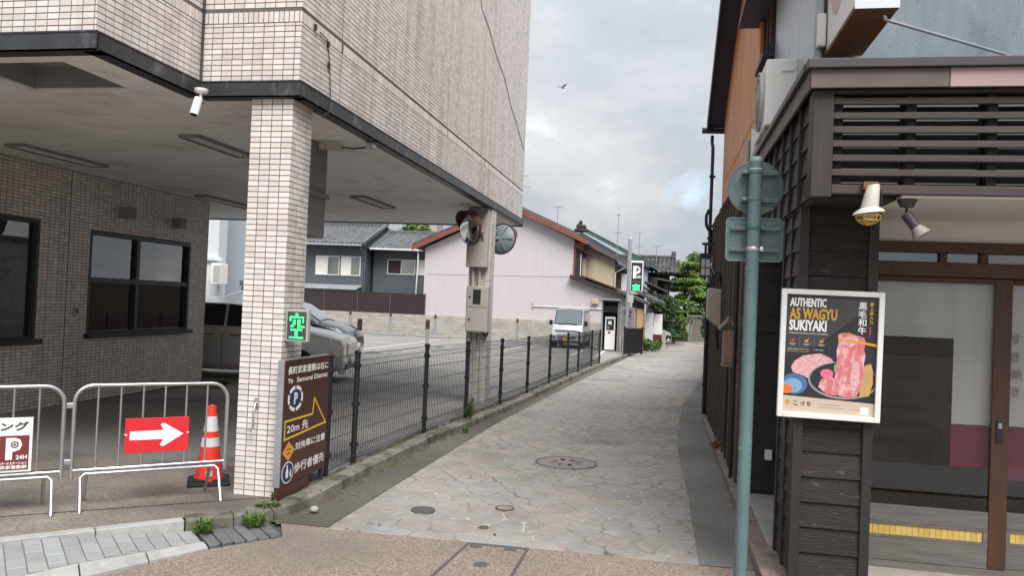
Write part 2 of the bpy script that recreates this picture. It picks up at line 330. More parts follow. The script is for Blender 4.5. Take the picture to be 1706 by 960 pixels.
class MB:
    def __init__(s): s.v = []; s.f = []; s.m = []; s.t = []
    def add(s, vs, fs, mat=0, tint=.5):
        o = len(s.v); s.v += [tuple(p) for p in vs]; s.t += [tint]*len(vs)
        for f in fs: s.f.append(tuple(i+o for i in f)); s.m.append(mat)
        return s
    def box(s, x0, x1, y0, y1, z0, z1, mat=0, tint=.5):
        return s.add([(x0, y0, z0), (x1, y0, z0), (x1, y1, z0), (x0, y1, z0), (x0, y0, z1), (x1, y0, z1), (x1, y1, z1), (x0, y1, z1)],
                     [(0, 3, 2, 1), (4, 5, 6, 7), (0, 1, 5, 4), (1, 2, 6, 5), (2, 3, 7, 6), (3, 0, 4, 7)], mat, tint)
    def obox(s, c, a, b, d, mat=0, tint=.5):               # centre and three half-vectors
        c, a, b, d = map(Vector, (c, a, b, d))
        vs = [c+i*a+j*b+k*d for k in (-1, 1) for i, j in ((-1, -1), (1, -1), (1, 1), (-1, 1))]
        fs = [(0, 3, 2, 1), (4, 5, 6, 7), (0, 1, 5, 4), (1, 2, 6, 5), (2, 3, 7, 6), (3, 0, 4, 7)]
        if a.cross(b).dot(d) < 0: fs = [f[::-1] for f in fs]
        return s.add(vs, fs, mat, tint)
    def prism(s, pts, off, mat=0, tint=.5):                 # polygon (3-D points) pushed along off
        off = Vector(off); p = [Vector(q) for q in pts]; n = len(p)
        nn = Vector((0, 0, 0))
        for i in range(n): nn += p[i].cross(p[(i+1) % n])
        if nn.dot(off) < 0: p = p[::-1]
        return s.add(p+[q+off for q in p], [tuple(range(n))[::-1], tuple(range(n, 2*n))]+[(i, (i+1) % n, n+(i+1) % n, n+i) for i in range(n)], mat, tint)
    def tube(s, path, r, n=8, closed=False, mat=0, tint=.5, taper=None):
        P = [Vector(p) for p in path]; k = len(P); vs = []; up = None
        for i in range(k):
            a = P[i-1] if (i or closed) else P[0]; b = P[(i+1) % k] if (i < k-1 or closed) else P[-1]
            t = (b-a).normalized()
            if up is None: up = Vector((0, 0, 1)) if abs(t.z) < .9 else Vector((1, 0, 0))
            x = t.cross(up).normalized(); y = x.cross(t).normalized(); up = y
            rr = r if taper is None else r+(taper-r)*i/(k-1)
            vs += [P[i]+x*rr*math.cos(2*PI*j/n)+y*rr*math.sin(2*PI*j/n) for j in range(n)]
        fs = []
        for i in range(k if closed else k-1):
            for j in range(n):
                a, b = i*n+j, i*n+(j+1) % n; c, d = ((i+1) % k)*n+(j+1) % n, ((i+1) % k)*n+j
                fs.append((a, b, c, d))
        if not closed: fs += [tuple(range(n))[::-1], tuple((k-1)*n+j for j in range(n))]
        return s.add(vs, fs, mat, tint)
    def cyl(s, p0, p1, r0, r1=None, n=16, mat=0, tint=.5):
        r1 = r0 if r1 is None else r1
        return s.tube([p0, p1], r0, n, False, mat, tint, r1)
    def lathe(s, prof, n=24, c=(0, 0, 0), ax=None, mat=0, tint=.5):   # (r, h) profile about an axis
        ax = (Vector((1, 0, 0)), Vector((0, 1, 0)), Vector((0, 0, 1))) if ax is None else ax
        c = Vector(c); vs = []; k = len(prof)
        for r, h in prof: vs += [c+ax[0]*r*math.cos(2*PI*j/n)+ax[1]*r*math.sin(2*PI*j/n)+ax[2]*h for j in range(n)]
        fs = [(i*n+j, i*n+(j+1) % n, (i+1)*n+(j+1) % n, (i+1)*n+j) for i in range(k-1) for j in range(n)]
        if prof[0][0] > 1e-5: fs.append(tuple(range(n))[::-1])
        if prof[-1][0] > 1e-5: fs.append(tuple((k-1)*n+j for j in range(n)))
        return s.add(vs, fs, mat, tint)
    def ball(s, c, r, nu=10, nv=7, mat=0, tint=.5):
        r = (r, r, r) if isinstance(r, (int, float)) else r
        pr = [(math.sin(PI*i/nv), -math.cos(PI*i/nv)) for i in range(nv+1)]; pr[0] = (1e-6, -1); pr[-1] = (1e-6, 1)
        return s.lathe(pr, nu, c, (Vector((r[0], 0, 0)), Vector((0, r[1], 0)), Vector((0, 0, r[2]))), mat, tint)
    def mesh(s, name, base=(0, 0, 0)):
        me = bpy.data.meshes.new(name)
        b = Vector(base)
        me.from_pydata([Vector(p)-b for p in s.v], [], s.f)
        me.polygons.foreach_set('material_index', s.m)
        a = me.attributes.new('tint', 'FLOAT', 'POINT'); a.data.foreach_set('value', s.t)
        me.update(); return me
    def build(s, name, mats, parent=None, smooth=0, bevel=0, kind=None, label=None, cat=None, group=None):
        base = BASE.get(parent.name, (0, 0, 0)) if parent is not None else (0, 0, 0)
        me = s.mesh(name, base)
        o = link_mesh(name, me, parent, (mats,) if isinstance(mats, str) else mats)
        BASE[o.name] = base
        if smooth: me.shade_smooth(); me.set_sharp_from_angle(angle=math.radians(smooth))
        if bevel:
            mo = o.modifiers.new('bevel', 'BEVEL'); mo.width = bevel; mo.segments = 2; mo.limit_method = 'ANGLE'
        return tag(o, label, cat, group, kind)
def np_mesh(name, V, F, mats, parent=None, tint=None, kind=None, base=None):
    """fast mesh from numpy arrays: V (n,3), F (m,k)"""
    base = base if base is not None else (BASE.get(parent.name, (0, 0, 0)) if parent is not None else (0, 0, 0))
    me = bpy.data.meshes.new(name); V = np.asarray(V, np.float32)-np.array(base, np.float32); F = np.asarray(F, np.int32)
    k = F.shape[1]
    me.vertices.add(len(V)); me.vertices.foreach_set('co', V.ravel())
    me.loops.add(F.size); me.loops.foreach_set('vertex_index', F.ravel())
    me.polygons.add(len(F)); me.polygons.foreach_set('loop_start', np.arange(len(F), dtype=np.int32)*k)
    a = me.attributes.new('tint', 'FLOAT', 'POINT')
    a.data.foreach_set('value', np.asarray(tint if tint is not None else np.full(len(V), .5), np.float32))
    me.update(); me.validate(); me.shade_flat()
    o = link_mesh(name, me, parent, (mats,) if isinstance(mats, str) else mats); BASE[o.name] = base
    return tag(o, kind=kind)
TW, TH, TP, TR = .0885, .0405, .0965, .0475                  # tile size and pitch
BOXF = np.array([(4, 5, 6, 7), (0, 1, 5, 4), (1, 2, 6, 5), (2, 3, 7, 6), (3, 0, 4, 7)])
def tile_arrays(C, U, Vv, Nn, wh, t=.0035):
    """boxes with centres C on a wall, half-sizes wh (n,2), proud along Nn"""
    C = np.asarray(C, float); n = len(C); U, Vv, Nn = (np.array(q, float) for q in (U, Vv, Nn)); wh = np.broadcast_to(np.asarray(wh, float), (n, 2))
    jit = rng.normal(0, .0006, n)
    sg = [(-1, -1), (1, -1), (1, 1), (-1, 1)]
    out = np.zeros((n, 8, 3))
    for k, d in ((0, 0), (4, 1)):
        ins = .0006*d
        for i, (a, b) in enumerate(sg):
            out[:, k+i] = C+a*(wh[:, :1]-ins)*U+b*(wh[:, 1:]-ins)*Vv+((t+jit)[:, None]*d)*Nn
    F = BOXF if np.dot(np.cross(U, Vv), Nn) > 0 else BOXF[:, ::-1]
    F = (F[None]+(np.arange(n)*8)[:, None, None]).reshape(-1, 4)
    return out.reshape(-1, 3), F, np.repeat(rng.random(n), 8)
class NP:                                                   # gathers numpy pieces into one mesh
    def __init__(s): s.V = []; s.F = []; s.T = []; s.n = 0
    def add(s, V, F, T): s.V.append(V); s.F.append(np.asarray(F)+s.n); s.T.append(T); s.n += len(V)
    def build(s, name, mats, parent=None, kind=None, base=None): return np_mesh(name, np.concatenate(s.V), np.concatenate(s.F), mats, parent, np.concatenate(s.T), kind, base)
def grid_tiles(u0, u1, v0, v1, holes=(), gaps=(), pu=TP, pv=TR):
    """tile centres (u, v) and half sizes covering u0..u1 x v0..v1, cut at holes (u0,u1,v0,v1)"""
    us = np.arange(u0, u1-1e-6, pu); vs = np.arange(v0, v1-1e-6, pv); c = []; h = []
    for u in us:
        ua, ub = u, min(u+pu, u1)
        if any(ua < g < ub for g in gaps): continue_gap = True
        for v in vs:
            va, vb = v, min(v+pv, v1); a, b = ua, ub; ok = True
            for (h0, h1, k0, k1) in holes:
                if vb > k0+.004 and va < k1-.004:
                    if a >= h0-.004 and b <= h1+.004: ok = False; break
                    if a < h0 < b: b = h0
                    elif a < h1 < b: a = h1
            if not ok or b-a < .012 or vb-va < .012: continue
            c.append(((a+b)/2, (va+vb)/2)); h.append(((b-a)/2-.004, (vb-va)/2-.0035))
    return np.array(c), np.array(h)
def text(body, mat, parent, o, xd, yd, w=None, h=None, name='lettering', bold=0, align='L', ext=.0012, base=None, fat=0):
    """flat lettering: lower left corner o, reading direction xd, up direction yd, fitted to width w / height h"""
    c = bpy.data.curves.new('t', 'FONT'); c.body = body; c.resolution_u = 2; c.offset = bold
    t = bpy.data.objects.new('t', c); COL.objects.link(t)
    me = bpy.data.meshes.new_from_object(t.evaluated_get(bpy.context.evaluated_depsgraph_get()))
    bpy.data.objects.remove(t); bpy.data.curves.remove(c)
    n = len(me.vertices); co = np.zeros(n*3); me.vertices.foreach_get('co', co); co = co.reshape(-1, 3)
    lo, hi = co.min(0), co.max(0); sx = sy = None
    if w: sx = w/max(hi[0]-lo[0], 1e-6)
    if h: sy = h/max(hi[1]-lo[1], 1e-6)
    sx = sx or sy; sy = sy or sx
    xd, yd, o = (np.array(q, float) for q in (xd, yd, o)); nn = np.cross(xd, yd)
    x = (co[:, 0]-lo[0])*sx; y = (co[:, 1]-lo[1])*sy
    if align == 'C': x = x-(hi[0]-lo[0])*sx/2
    b = base if base is not None else BASE.get(parent.name, (0, 0, 0))
    P = o+x[:, None]*xd+y[:, None]*yd+nn*(ext)-np.array(b)
    me.vertices.foreach_set('co', P.ravel()); me.update()
    if fat:                                                 # heavier strokes: the same outlines laid over each other, slightly shifted
        V0 = [Vector(v.co) for v in me.vertices]; F0 = [tuple(p.vertices) for p in me.polygons]; V2 = []; F2 = []; n_ = len(V0); xv, yv, nv_ = Vector(xd), Vector(yd), Vector(nn)
        for i_, (a, b_) in enumerate(((0, 0), (1, .5), (-1, -.5), (.5, -1), (-.5, 1))): V2 += [v+xv*fat*a+yv*fat*b_+nv_*i_*.00004 for v in V0]; F2 += [tuple(q+n_*i_ for q in f) for f in F0]
        bpy.data.meshes.remove(me); me = bpy.data.meshes.new('lettering'); me.from_pydata(V2, [], F2); me.update()
    ob = link_mesh(name, me, parent); me.materials.clear(); me.materials.append(MATS[mat]); BASE[ob.name] = b
    return ob
class Pl:                                                   # flat drawing on a plane: shapes as thin raised prisms
    def __init__(s, o, xd, yd): s.o, s.x, s.y = Vector(o), Vector(xd), Vector(yd); s.n = s.x.cross(s.y)
    def p(s, u, v, k=0): return s.o+s.x*u+s.y*v+s.n*k
    def poly(s, pts, k0, k1, mb=None, mat=0):
        mb = mb or MB(); return mb.prism([s.p(u, v, k0) for u, v in pts], s.n*(k1-k0), mat)
    def rect(s, u0, u1, v0, v1, k0, k1, mb=None, mat=0): return s.poly([(u0, v0), (u1, v0), (u1, v1), (u0, v1)], k0, k1, mb, mat)
    def ell(s, u, v, a, b, k0, k1, n=28, mb=None, a0=0, a1=2*PI, mat=0):
        full = a1-a0 > 6.2; m = n if full else n+1
        return s.poly([(u+a*math.cos(a0+(a1-a0)*i/n), v+b*math.sin(a0+(a1-a0)*i/n)) for i in range(m)], k0, k1, mb, mat)
    def ring(s, u, v, a, b, t, k0, k1, a0=0, a1=2*PI, n=24, mb=None):
        mb = mb or MB()
        for i in range(n):
            q0, q1 = a0+(a1-a0)*i/n, a0+(a1-a0)*(i+1)/n
            s.poly([(u+a*math.cos(q0), v+b*math.sin(q0)), (u+a*math.cos(q1), v+b*math.sin(q1)), (u+(a-t)*math.cos(q1), v+(b-t)*math.sin(q1)), (u+(a-t)*math.cos(q0), v+(b-t)*math.sin(q0))], k0, k1, mb)
        return mb
def dup(root, loc=None, rotz=None, label=None, group=None):
    r = root.copy(); COL.objects.link(r)
    if loc is not None: r.location = loc
    if rotz is not None: r.rotation_euler = (0, 0, rotz)
    if label: r['label'] = label
    if group: r['group'] = group
    for ch in list(root.children):
        c = ch.copy(); COL.objects.link(c); c.parent = r
        for g in list(ch.children):
            d = g.copy(); COL.objects.link(d); d.parent = c
    return r
def foliage(clumps, n, size, flat=1.0, seed=1):
    """many small leaf quads scattered through ellipsoid clumps [(centre, radii)]; returns V, F, tint"""
    R = np.random.default_rng(seed); wts = np.array([r[0]*r[1]*r[2] for c, r in clumps])**.67; wts /= wts.sum()
    k = R.choice(len(clumps), n, p=wts)
    C = np.array([c for c, r in clumps])[k]; RR = np.array([r for c, r in clumps])[k]
    d = R.normal(size=(n, 3)); d /= np.linalg.norm(d, axis=1)[:, None]
    rad = (.55+.5*R.random(n))[:, None]*(1+.18*np.sin(d[:, :1]*7+k[:, None])*np.cos(d[:, 2:]*6))
    P = C+d*RR*rad
    nrm = d*.6+R.normal(size=(n, 3))*.6+np.array([0, 0, .5]); nrm /= np.linalg.norm(nrm, axis=1)[:, None]
    a = np.cross(nrm, R.normal(size=(n, 3))); a /= np.linalg.norm(a, axis=1)[:, None]; b = np.cross(nrm, a)
    s = (size*(.6+.8*R.random(n)))[:, None]
    V = np.stack([P-a*s, P-b*s*.5*flat, P+a*s, P+b*s*.5*flat], 1).reshape(-1, 3)
    F = np.arange(4*n).reshape(-1, 4)
    t = np.repeat(np.clip(R.random(len(clumps))[k]*.5+R.random(n)*.5, 0, 1), 4)
    return V, F, t
def sheet(name, ys, xl, xr, zoff, mat, kind='structure', parent=None, nx=1):
    V = []; F = []
    for y in ys:
        a, b = xl(y), xr(y); V += [(a+(b-a)*i/nx, y, G(y)+zoff) for i in range(nx+1)]
    for j in range(len(ys)-1):
        for i in range(nx): q = j*(nx+1)+i; F.append((q, q+1, q+nx+2, q+nx+1))
    mb = MB(); mb.add(V, F); return mb.build(name, mat, parent, kind=kind)
def lerp_tab(tab):
    xs, ys = [t[0] for t in tab], [t[1] for t in tab]; return lambda y: float(np.interp(y, xs, ys))
# ------------------------------------------------------------------ the setting: ground, lot, road, lane
KERB = [(-3.62, 5.265), (-3.487, 5.470), (-3.38, 5.55), (-3.15, 5.76), (-2.99, 6.08), (-2.92, 6.5), (-2.93, 7.9), (-2.885, 10), (-2.765, 11.8), (-2.65, 13.9), (-2.575, 16.2), (-2.5, 19), (-2.37, 21.5), (-2.14, 26), (-1.98, 28.2), (-1.5, 34), (-.7, 43), (.1, 51), (.5, 55)]
kx = lerp_tab([(y, x) for x, y in KERB])
STL = lerp_tab([(5.9, -2.55), (8, -2.52), (12.5, -2.50), (20.1, -2.24), (27, -1.86), (35.3, -1.36), (46, -.22), (58, 1.3)])
STR = lerp_tab([(5.9, .315), (7.9, .30), (11.3, .23), (16.1, .39), (22.6, .97), (27.7, 1.4), (40, 2.5), (58, 4.6)])
WALLX = lerp_tab([(-30, .76), (14.8, .80), (18, .98), (27, 1.9), (40, 3.0), (58, 5.2)])
def ysamp(a, b, n): return list(np.linspace(a, b, n))
mb = MB(); ys = [-400, -60, -8, 8, 14, 22, 30, 40, 60, 90, 400, 1500]
for j in range(len(ys)-1):
    for xa, xb in ((-1500, -60), (-60, 0), (0, 60), (60, 1500)):
        z0, z1 = G(ys[j])-.35, G(ys[j+1])-.35
        mb.add([(xa, ys[j], z0), (xb, ys[j], z0), (xb, ys[j+1], z1), (xa, ys[j+1], z1)], [(0, 1, 2, 3)])
mb.build('ground', 'earth', kind='structure')
entr = lerp_tab([(2.2, -6.86), (4.70, -4.36), (5.26, -3.80), (5.466, -3.60), (5.83, -3.26), (6.15, -3.12), (6.5, -3.06)])
lx = lambda y: entr(y) if y < 6.5 else kx(y)-.14
sheet('garage_floor', [2.2, 4.7, 5.26, 5.466, 5.83, 6.15, 6.5, 7.0, 7.3], lambda y: -14, lx, 0, 'asphalt_garage')
sheet('driveway', [7.3, 8, 10, 12, 14, 16, 17.4], lambda y: -14, lx, 0, 'asphalt_lot')
sheet('parking_lot', ysamp(17.4, 60, 30), lambda y: -45, lambda y: kx(y)-.14, 0, 'lot_light')
# road in the foreground (exposed aggregate), gutters either side of the stone paving
def road_l(y): return lerp_tab([(-30, -40), (1.0, -6.62), (4.4, -3.60), (5.2, -3.10), (5.62, -2.77), (5.95, -2.95)])(y)
sheet('road', [-30, -8, 1, 3, 4.4, 5.2, 5.62, 5.95], road_l, lambda y: 14 if y < 4.4 else .76, LZ-.004, 'aggregate')
ly = ysamp(5.95, 55, 60)
sheet('gutter_strip', ly, lambda y: kx(y)-.03, lambda y: STL(y), LZ, 'asphalt_wet')
sheet('gutter_strip', ly, lambda y: STR(y), lambda y: WALLX(y)+.02, LZ, 'asphalt_side')
lane = thing('lane_paving', None, None, world=True); lane['kind'] = 'structure'
o = sheet('mortar_bed', ly, STL, STR, LZ-.005, 'mortar', kind=None, parent=lane)

mb = MB(); mb.add([(-7, 3, LZ-.03), (-2.6, 3, LZ-.03), (-2.6, 6.6, LZ-.03), (-7, 6.6, LZ-.03)], [(0, 1, 2, 3)]); mb.build('road_base', 'asphalt_wet', kind='structure')
mb = MB(); mb.add([(1.1, 1.6, LZ+.02), (9, 1.6, LZ+.02), (9, 3.3, LZ+.02), (1.1, 3.3, LZ+.02)], [(0, 1, 2, 3)]); mb.build('pavement', 'paver', kind='structure')
# crazy paving: irregular stones cut as Voronoi cells
def clip(poly, nx, ny, d):
    out = []
    for i in range(len(poly)):
        a, b = poly[i], poly[(i+1) % len(poly)]; da, db = a[0]*nx+a[1]*ny-d, b[0]*nx+b[1]*ny-d
        if da <= 0: out.append(a)
        if (da < 0 < db) or (db < 0 < da):
            t = da/(da-db); out.append((a[0]+(b[0]-a[0])*t, a[1]+(b[1]-a[1])*t))
    return out
def crazy():
    seeds = []; y = 5.4; row = 0
    while y < 47:
        step = .255 if y < 8.5 else .225 if y < 22 else .36
        x = STL(y)-.4+(row % 2)*step*.5
        while x < STR(y)+.45:
            if random.random() > .10: seeds.append((x+random.uniform(-.42, .42)*step, y+random.uniform(-.42, .42)*step))
            x += step
        y += step*.84; row += 1
    S = np.array(seeds); cells = []
    for i, (x, y) in enumerate(seeds):
        d2 = ((S-S[i])**2).sum(1); idx = np.argsort(d2)[1:22]; p = [(x-1, y-1), (x+1, y-1), (x+1, y+1), (x-1, y+1)]
        for j in idx:
            mx_, my_ = (S[j]+S[i])/2; nx, ny = S[j]-S[i]; l = math.hypot(nx, ny); nx /= l; ny /= l
            p = clip(p, nx, ny, nx*mx_+ny*my_-random.uniform(.004, .012))
            if len(p) < 3: break
        if len(p) < 3: continue
        p = clip(p, 0, -1, -(5.965+.02*x))
        for fx, sg in ((STL, -1), (STR, 1)):
            if len(p) < 3: break
            x0 = fx(y); sl = (fx(y+.3)-fx(y-.3))/.6; n = math.hypot(1, sl)   # line x - sl*(y'-y) = x0
            p = clip(p, sg/n, -sg*sl/n, sg*(x0-sl*y)/n-.008)
        if len(p) < 3: continue
        q = []                                               # cut the corners, pull the outline a little out of true
        for k in range(len(p)):
            a, b, c = np.array(p[k-1]), np.array(p[k]), np.array(p[(k+1) % len(p)])
            la, lc = np.linalg.norm(a-b), np.linalg.norm(c-b)
            if la < .01: continue
            f = random.uniform(.14, .26); q += [tuple(b+(a-b)*f), tuple(b+(c-b)*f)]
        A = 0
        for k in range(len(q)): A += q[k-1][0]*q[k][1]-q[k][0]*q[k-1][1]
        if abs(A)/2 < .006: continue
        if A < 0: q = q[::-1]
        cells.append((y, q))
    return cells
cells = crazy(); cells.sort(key=lambda c: c[0])
def stone_mesh(mb, q, t):
    n = len(q); cx = sum(p[0] for p in q)/n; cy = sum(p[1] for p in q)/n; h = random.uniform(.0005, .0035)
    V = [(x, y, G(y)+LZ-.012) for x, y in q]; V += [(x, y, G(y)+LZ+h-.003) for x, y in q]
    V += [(cx+(x-cx)*.935, cy+(y-cy)*.935, G(y)+LZ+h) for x, y in q]
    F = [(r*n+i, r*n+(i+1) % n, (r+1)*n+(i+1) % n, (r+1)*n+i) for r in (0, 1) for i in range(n)]+[tuple(2*n+i for i in range(n))]
    mb.add(V, F, 0, t)
rest = MB()
for k, (y, q) in enumerate(cells):
    t = min(1, max(0, random.betavariate(1.6, 1.6)))
    if k < 298:
        s1 = MB(); stone_mesh(s1, q, t); s1.build('paving_stone', 'stone', lane)
    else: stone_mesh(rest, q, t)
rest.build('paving_stone', 'stone', lane, kind='stuff')

# sidewalk of pale pavers on the street corner: s runs along the street, o out towards it
def so(s, o_): return ((s+o_)/math.sqrt(2), (s-o_)/math.sqrt(2))
zp = lambda s: -.012-.07*min(1, max(0, (s-.55)/.9))
oin = lambda s: -5.77-.385*(s-.82)
walk = thing('sidewalk', None, None, world=True); walk['kind'] = 'structure'
b = MB(); P4 = [(-2.6, -6.335), (1.46, -6.335), (1.46, oin(1.46)-.01), (-2.6, oin(-2.6)-.01)]
b.add([(*so(s, o_), zp(s)-.012) for s, o_ in [(-2.6, -6.335), (.55, -6.335), (1.46, -6.335), (1.46, oin(1.46)), (.55, oin(.55)), (-2.6, oin(-2.6))]], [(0, 1, 4, 5), (1, 2, 3, 4)])
b.build('joint_sand', 'paver_joint', walk)
s = 1.45; k = 0
while s > -1.35:
    o0 = -6.325-(k % 2)*.10
    while o0 < oin(s)-.012:
        a, c = max(o0, -6.325), min(o0+.190, oin(s)-.012)
        if c-a > .03:
            m1 = MB(); g = random.uniform(-.0015, .0015)
            p = [so(s-.104, a), so(s, a), so(s, c), so(s-.104, c)]; zz_ = [zp(s-.104)+g, zp(s)+g]*1
            zt = [zp(s-.104)+g, zp(s)+g, zp(s)+g, zp(s-.104)+g]
            cx, cy = sum(q[0] for q in p)/4, sum(q[1] for q in p)/4
            V = [(x, y, z-.03) for (x, y), z in zip(p, zt)]+[(x, y, z-.003) for (x, y), z in zip(p, zt)]+[(cx+(x-cx)*.93, cy+(y-cy)*.94, z) for (x, y), z in zip(p, zt)]
            m1.add(V, [(0, 4, 5, 1)[::-1], (1, 5, 6, 2)[::-1], (2, 6, 7, 3)[::-1], (3, 7, 4, 0)[::-1], (4, 8, 9, 5)[::-1], (5, 9, 10, 6)[::-1], (6, 10, 11, 7)[::-1], (7, 11, 8, 4)[::-1], (8, 9, 10, 11)])
            m1.build('paver', 'paver', walk)
        o0 += .20
    s -= .11; k += 1
s = 1.47; L_ = .42                                          # granite edging along the road, sloping down to it
while s > -1.4:
    s0 = s-L_; m1 = MB(); e = .004
    V = [so(s-e, oin(s)+.002), so(s0+e, oin(s0)+.002), so(s0+e, oin(s0)+.135), so(s-e, oin(s)+.135)]
    Z = [zp(s)+.002, zp(s0)+.002, min(zp(s0), -.045)-.02, min(zp(s), -.07)-.006]
    m1.prism([(x, y, z-.12) for (x, y), z in zip(V, Z)], (0, 0, .12)); m1.build('edging_stone', 'kerb_granite', walk, bevel=.004); s = s0
s = 1.40
while s > -2.2:                                             # granite kerb between garage floor and sidewalk
    m1 = MB(); V = [so(s-.003, -6.43), so(s-.597, -6.43), so(s-.597, -6.335), so(s-.003, -6.335)]
    m1.prism([(x, y, -.15) for x, y in V], (0, 0, .154)); m1.build('kerb_stone', 'kerb_granite', walk, bevel=.008); s -= .6
for k in range(6):                                          # dark gutter slabs at the end of the sidewalk
    s0 = 1.48+.088*k; m1 = MB(); V = [so(s0+.003, -6.30), so(s0+.085, -6.28), so(s0+.085, -5.93+.0*k), so(s0+.003, -5.90)]
    m1.prism([(x, y, -.16) for x, y in V], (0, 0, .16-.082+.006*(k % 2))); m1.build('gutter_slab', 'gutter_slab', walk, bevel=.006)

# kerb along the lane, in cast lengths
kerb = thing('kerb', None, None, world=True); kerb['kind'] = 'structure'
pts = [Vector((x, y, 0)) for x, y in KERB[1:]]; acc = [0]
for i in range(1, len(pts)): acc.append(acc[-1]+(pts[i]-pts[i-1]).length)
def kat(d):
    for i in range(1, len(pts)):
        if d <= acc[i] or i == len(pts)-1:
            t = (d-acc[i-1])/(acc[i]-acc[i-1]); return pts[i-1].lerp(pts[i], t), (pts[i]-pts[i-1]).normalized()
d = 0
while d < acc[-1]-.1:
    e = d+(.35 if d < 1.3 else .6)
    (p, t1), (q, t2) = kat(d+.004), kat(e-.004); n1, n2 = Vector((t1.y, -t1.x, 0)), Vector((t2.y, -t2.x, 0))
    if d > acc[-1]-10: pass
    m1 = MB(); j = random.uniform(-.006, .006); V = []
    for P_, n_ in ((p, n1), (q, n2)):
        z = G(P_.y)+.008+j
        for o_, dz in ((-.15, -.25), (0.01, -.25), (0.0, -.018), (-.02, 0), (-.15, 0)): c = P_+n_*o_; V.append((c.x, c.y, z+dz))
    m1.add(V, [(0, 1, 2, 3, 4), (9, 8, 7, 6, 5)]+[(i, 5+i, 5+(i+1) % 5, (i+1) % 5) for i in range(5)])
    m1.build('kerb_stone', 'kerb', kerb); d = e
# kerb / wall footing on the right
foot = thing('footing', None, None, world=True); foot['kind'] = 'structure'
y = 5.2
while y < 14.5:
    m1 = MB(); y2 = min(y+.9, 14.6); xa = WALLX
    m1.prism([(xa(y+.004)-.09, y+.004, -.25), (xa(y+.004)+.14, y+.004, -.25), (xa(y2-.004)+.14, y2-.004, -.25), (xa(y2-.004)-.09, y2-.004, -.25)], (0, 0, .25+G(y)+random.uniform(-.012, .004)))
    m1.build('kerb_stone', 'footing_stone', foot, bevel=.012); y = y2
# covers set into the paving
def cover(name, label, x, y, r, rim, mat_in, lift=.012, n=32):
    t = thing(name, label, 'manhole cover', (x, y, G(y)+LZ+lift))
    MB().lathe([(r, -.02), (r, .001), (r-rim, .001), (r-rim, -.02)], n).build('ring', 'iron', t, smooth=40)
    c = MB(); c.lathe([(r-rim-.004, -.02), (r-rim-.004, -.001), (0, .0)], n); c.build('lid', mat_in, t, smooth=40)
    return t
c1 = cover('manhole_cover', 'large round stone filled manhole cover in middle of the lane', -1.06, 9.27, .36, .022, 'cover_stone')
for i in range(9):
    a = i*2*PI/8; rr = 0 if i == 8 else .20
    q = [(rr*math.cos(a)+(.10+.03*random.random())*math.cos(a+k*PI/3+.3), rr*math.sin(a)+(.10+.02*random.random())*math.sin(a+k*PI/3+.3)) for k in range(6)]
    MB().prism([(x*.8, y_*.8, -.003) for x, y_ in q], (0, 0, .0055)).build('inlay_stone', 'cover_stone', c1)
cover('valve_cover', 'small dark round valve cover on the left side of the lane', -1.99, 6.67, .105, .012, 'iron')
cover('valve_cover', 'smallest round valve cover near front edge of the stone paving', -1.37, 6.33, .038, .008, 'iron')
cover('valve_cover', 'small reddish round cover right of the dark valve cover', -1.33, 6.98, .085, .012, 'cover_stone')
hx, hy = -1.19, 5.45
t = thing('access_cover', 'rectangular access cover filled with pink aggregate in foreground road', 'access cover', (hx, hy, LZ))
q = [(-1.47, 4.95), (-1.40, 5.91), (-.93, 5.92), (-.94, 4.95)]; q = [(x-hx, y-hy) for x, y in q]
fr = MB(); cxy = np.mean(q, 0)
for i in range(4):
    a, b_ = np.array(q[i]), np.array(q[(i+1) % 4]); ia, ib = cxy+(a-cxy)*.93, cxy+(b_-cxy)*.93
    fr.prism([(*a, -.03), (*b_, -.03), (*ib, -.03), (*ia, -.03)], (0, 0, .036))
fr.build('frame', 'iron', t)
MB().prism([(*(cxy+(np.array(p)-cxy)*.92), -.03) for p in q], (0, 0, .032)).build('lid', 'aggregate', t)
MB().lathe([(.05, .0), (.05, .007), (.034, .007), (.034, .004), (0, .004)], 20, (0, .0, 0)).build('lifting_eye', 'iron', t)
for sx in (-.13, .13): MB().box(sx-.045, sx+.045, .36, .43, 0, .0065).build('hinge', 'iron', t)

for a, b in (((-5.6, 4.47), (-3.25, 6.30)), ((-7.4, 5.0), (-3.6, 8.2))):  # joints sawn in the bay floor
    A, B = Vector((*a, 0)), Vector((*b, 0)); n_ = (B-A).cross(Vector((0, 0, 1))).normalized()*.007
    mj = MB(); mj.add([A-n_+Vector((0, 0, .003)), B-n_+Vector((0, 0, .003)), B+n_+Vector((0, 0, .003)), A+n_+Vector((0, 0, .003))], [(0, 1, 2, 3)]); mj.build('floor_joint', 'rubber', kind='structure')
# ------------------------------------------------------------------ tiled building with the parking bay under it
FX, XS, XL = -3.13, -4.06, -14.0                            # lane facade, step, far left
YF0, YF1, YB = 4.97, 6.27, 17.05
ZS, ZT, ZH = 3.42, 3.565, 9.2                               # soffit, tile start, roof
BAND = 4.185
bld = thing('tiled_building', 'cream tiled building on the left with an open parking bay below', 'building', (-8, 10, 0), world=True)
m = MB()                                                    # core behind the tiles
m.prism([(FX-.008, YF1+.008, ZS+.24), (FX-.008, YB, ZS+.24), (XL, YB, ZS+.24), (XL, YF0+.008, ZS+.24), (XS-.008, YF0+.008, ZS+.24), (XS-.008, YF1+.008, ZS+.24)], (0, 0, ZH-ZS-.24))
for a in ((XS-.008, FX-.008, YF1+.008, YB), (-4.53, XS-.008, YF0+.008, YB), (XL, -5.45, YF0+.008, YB), (-5.45, -4.53, YF0+.008, 5.22), (-5.45, -4.53, 5.97, YB)): m.box(*a, ZS+.03, ZS+.24)
m.build('upper_wall', 'grout', bld)
np_ = NP()
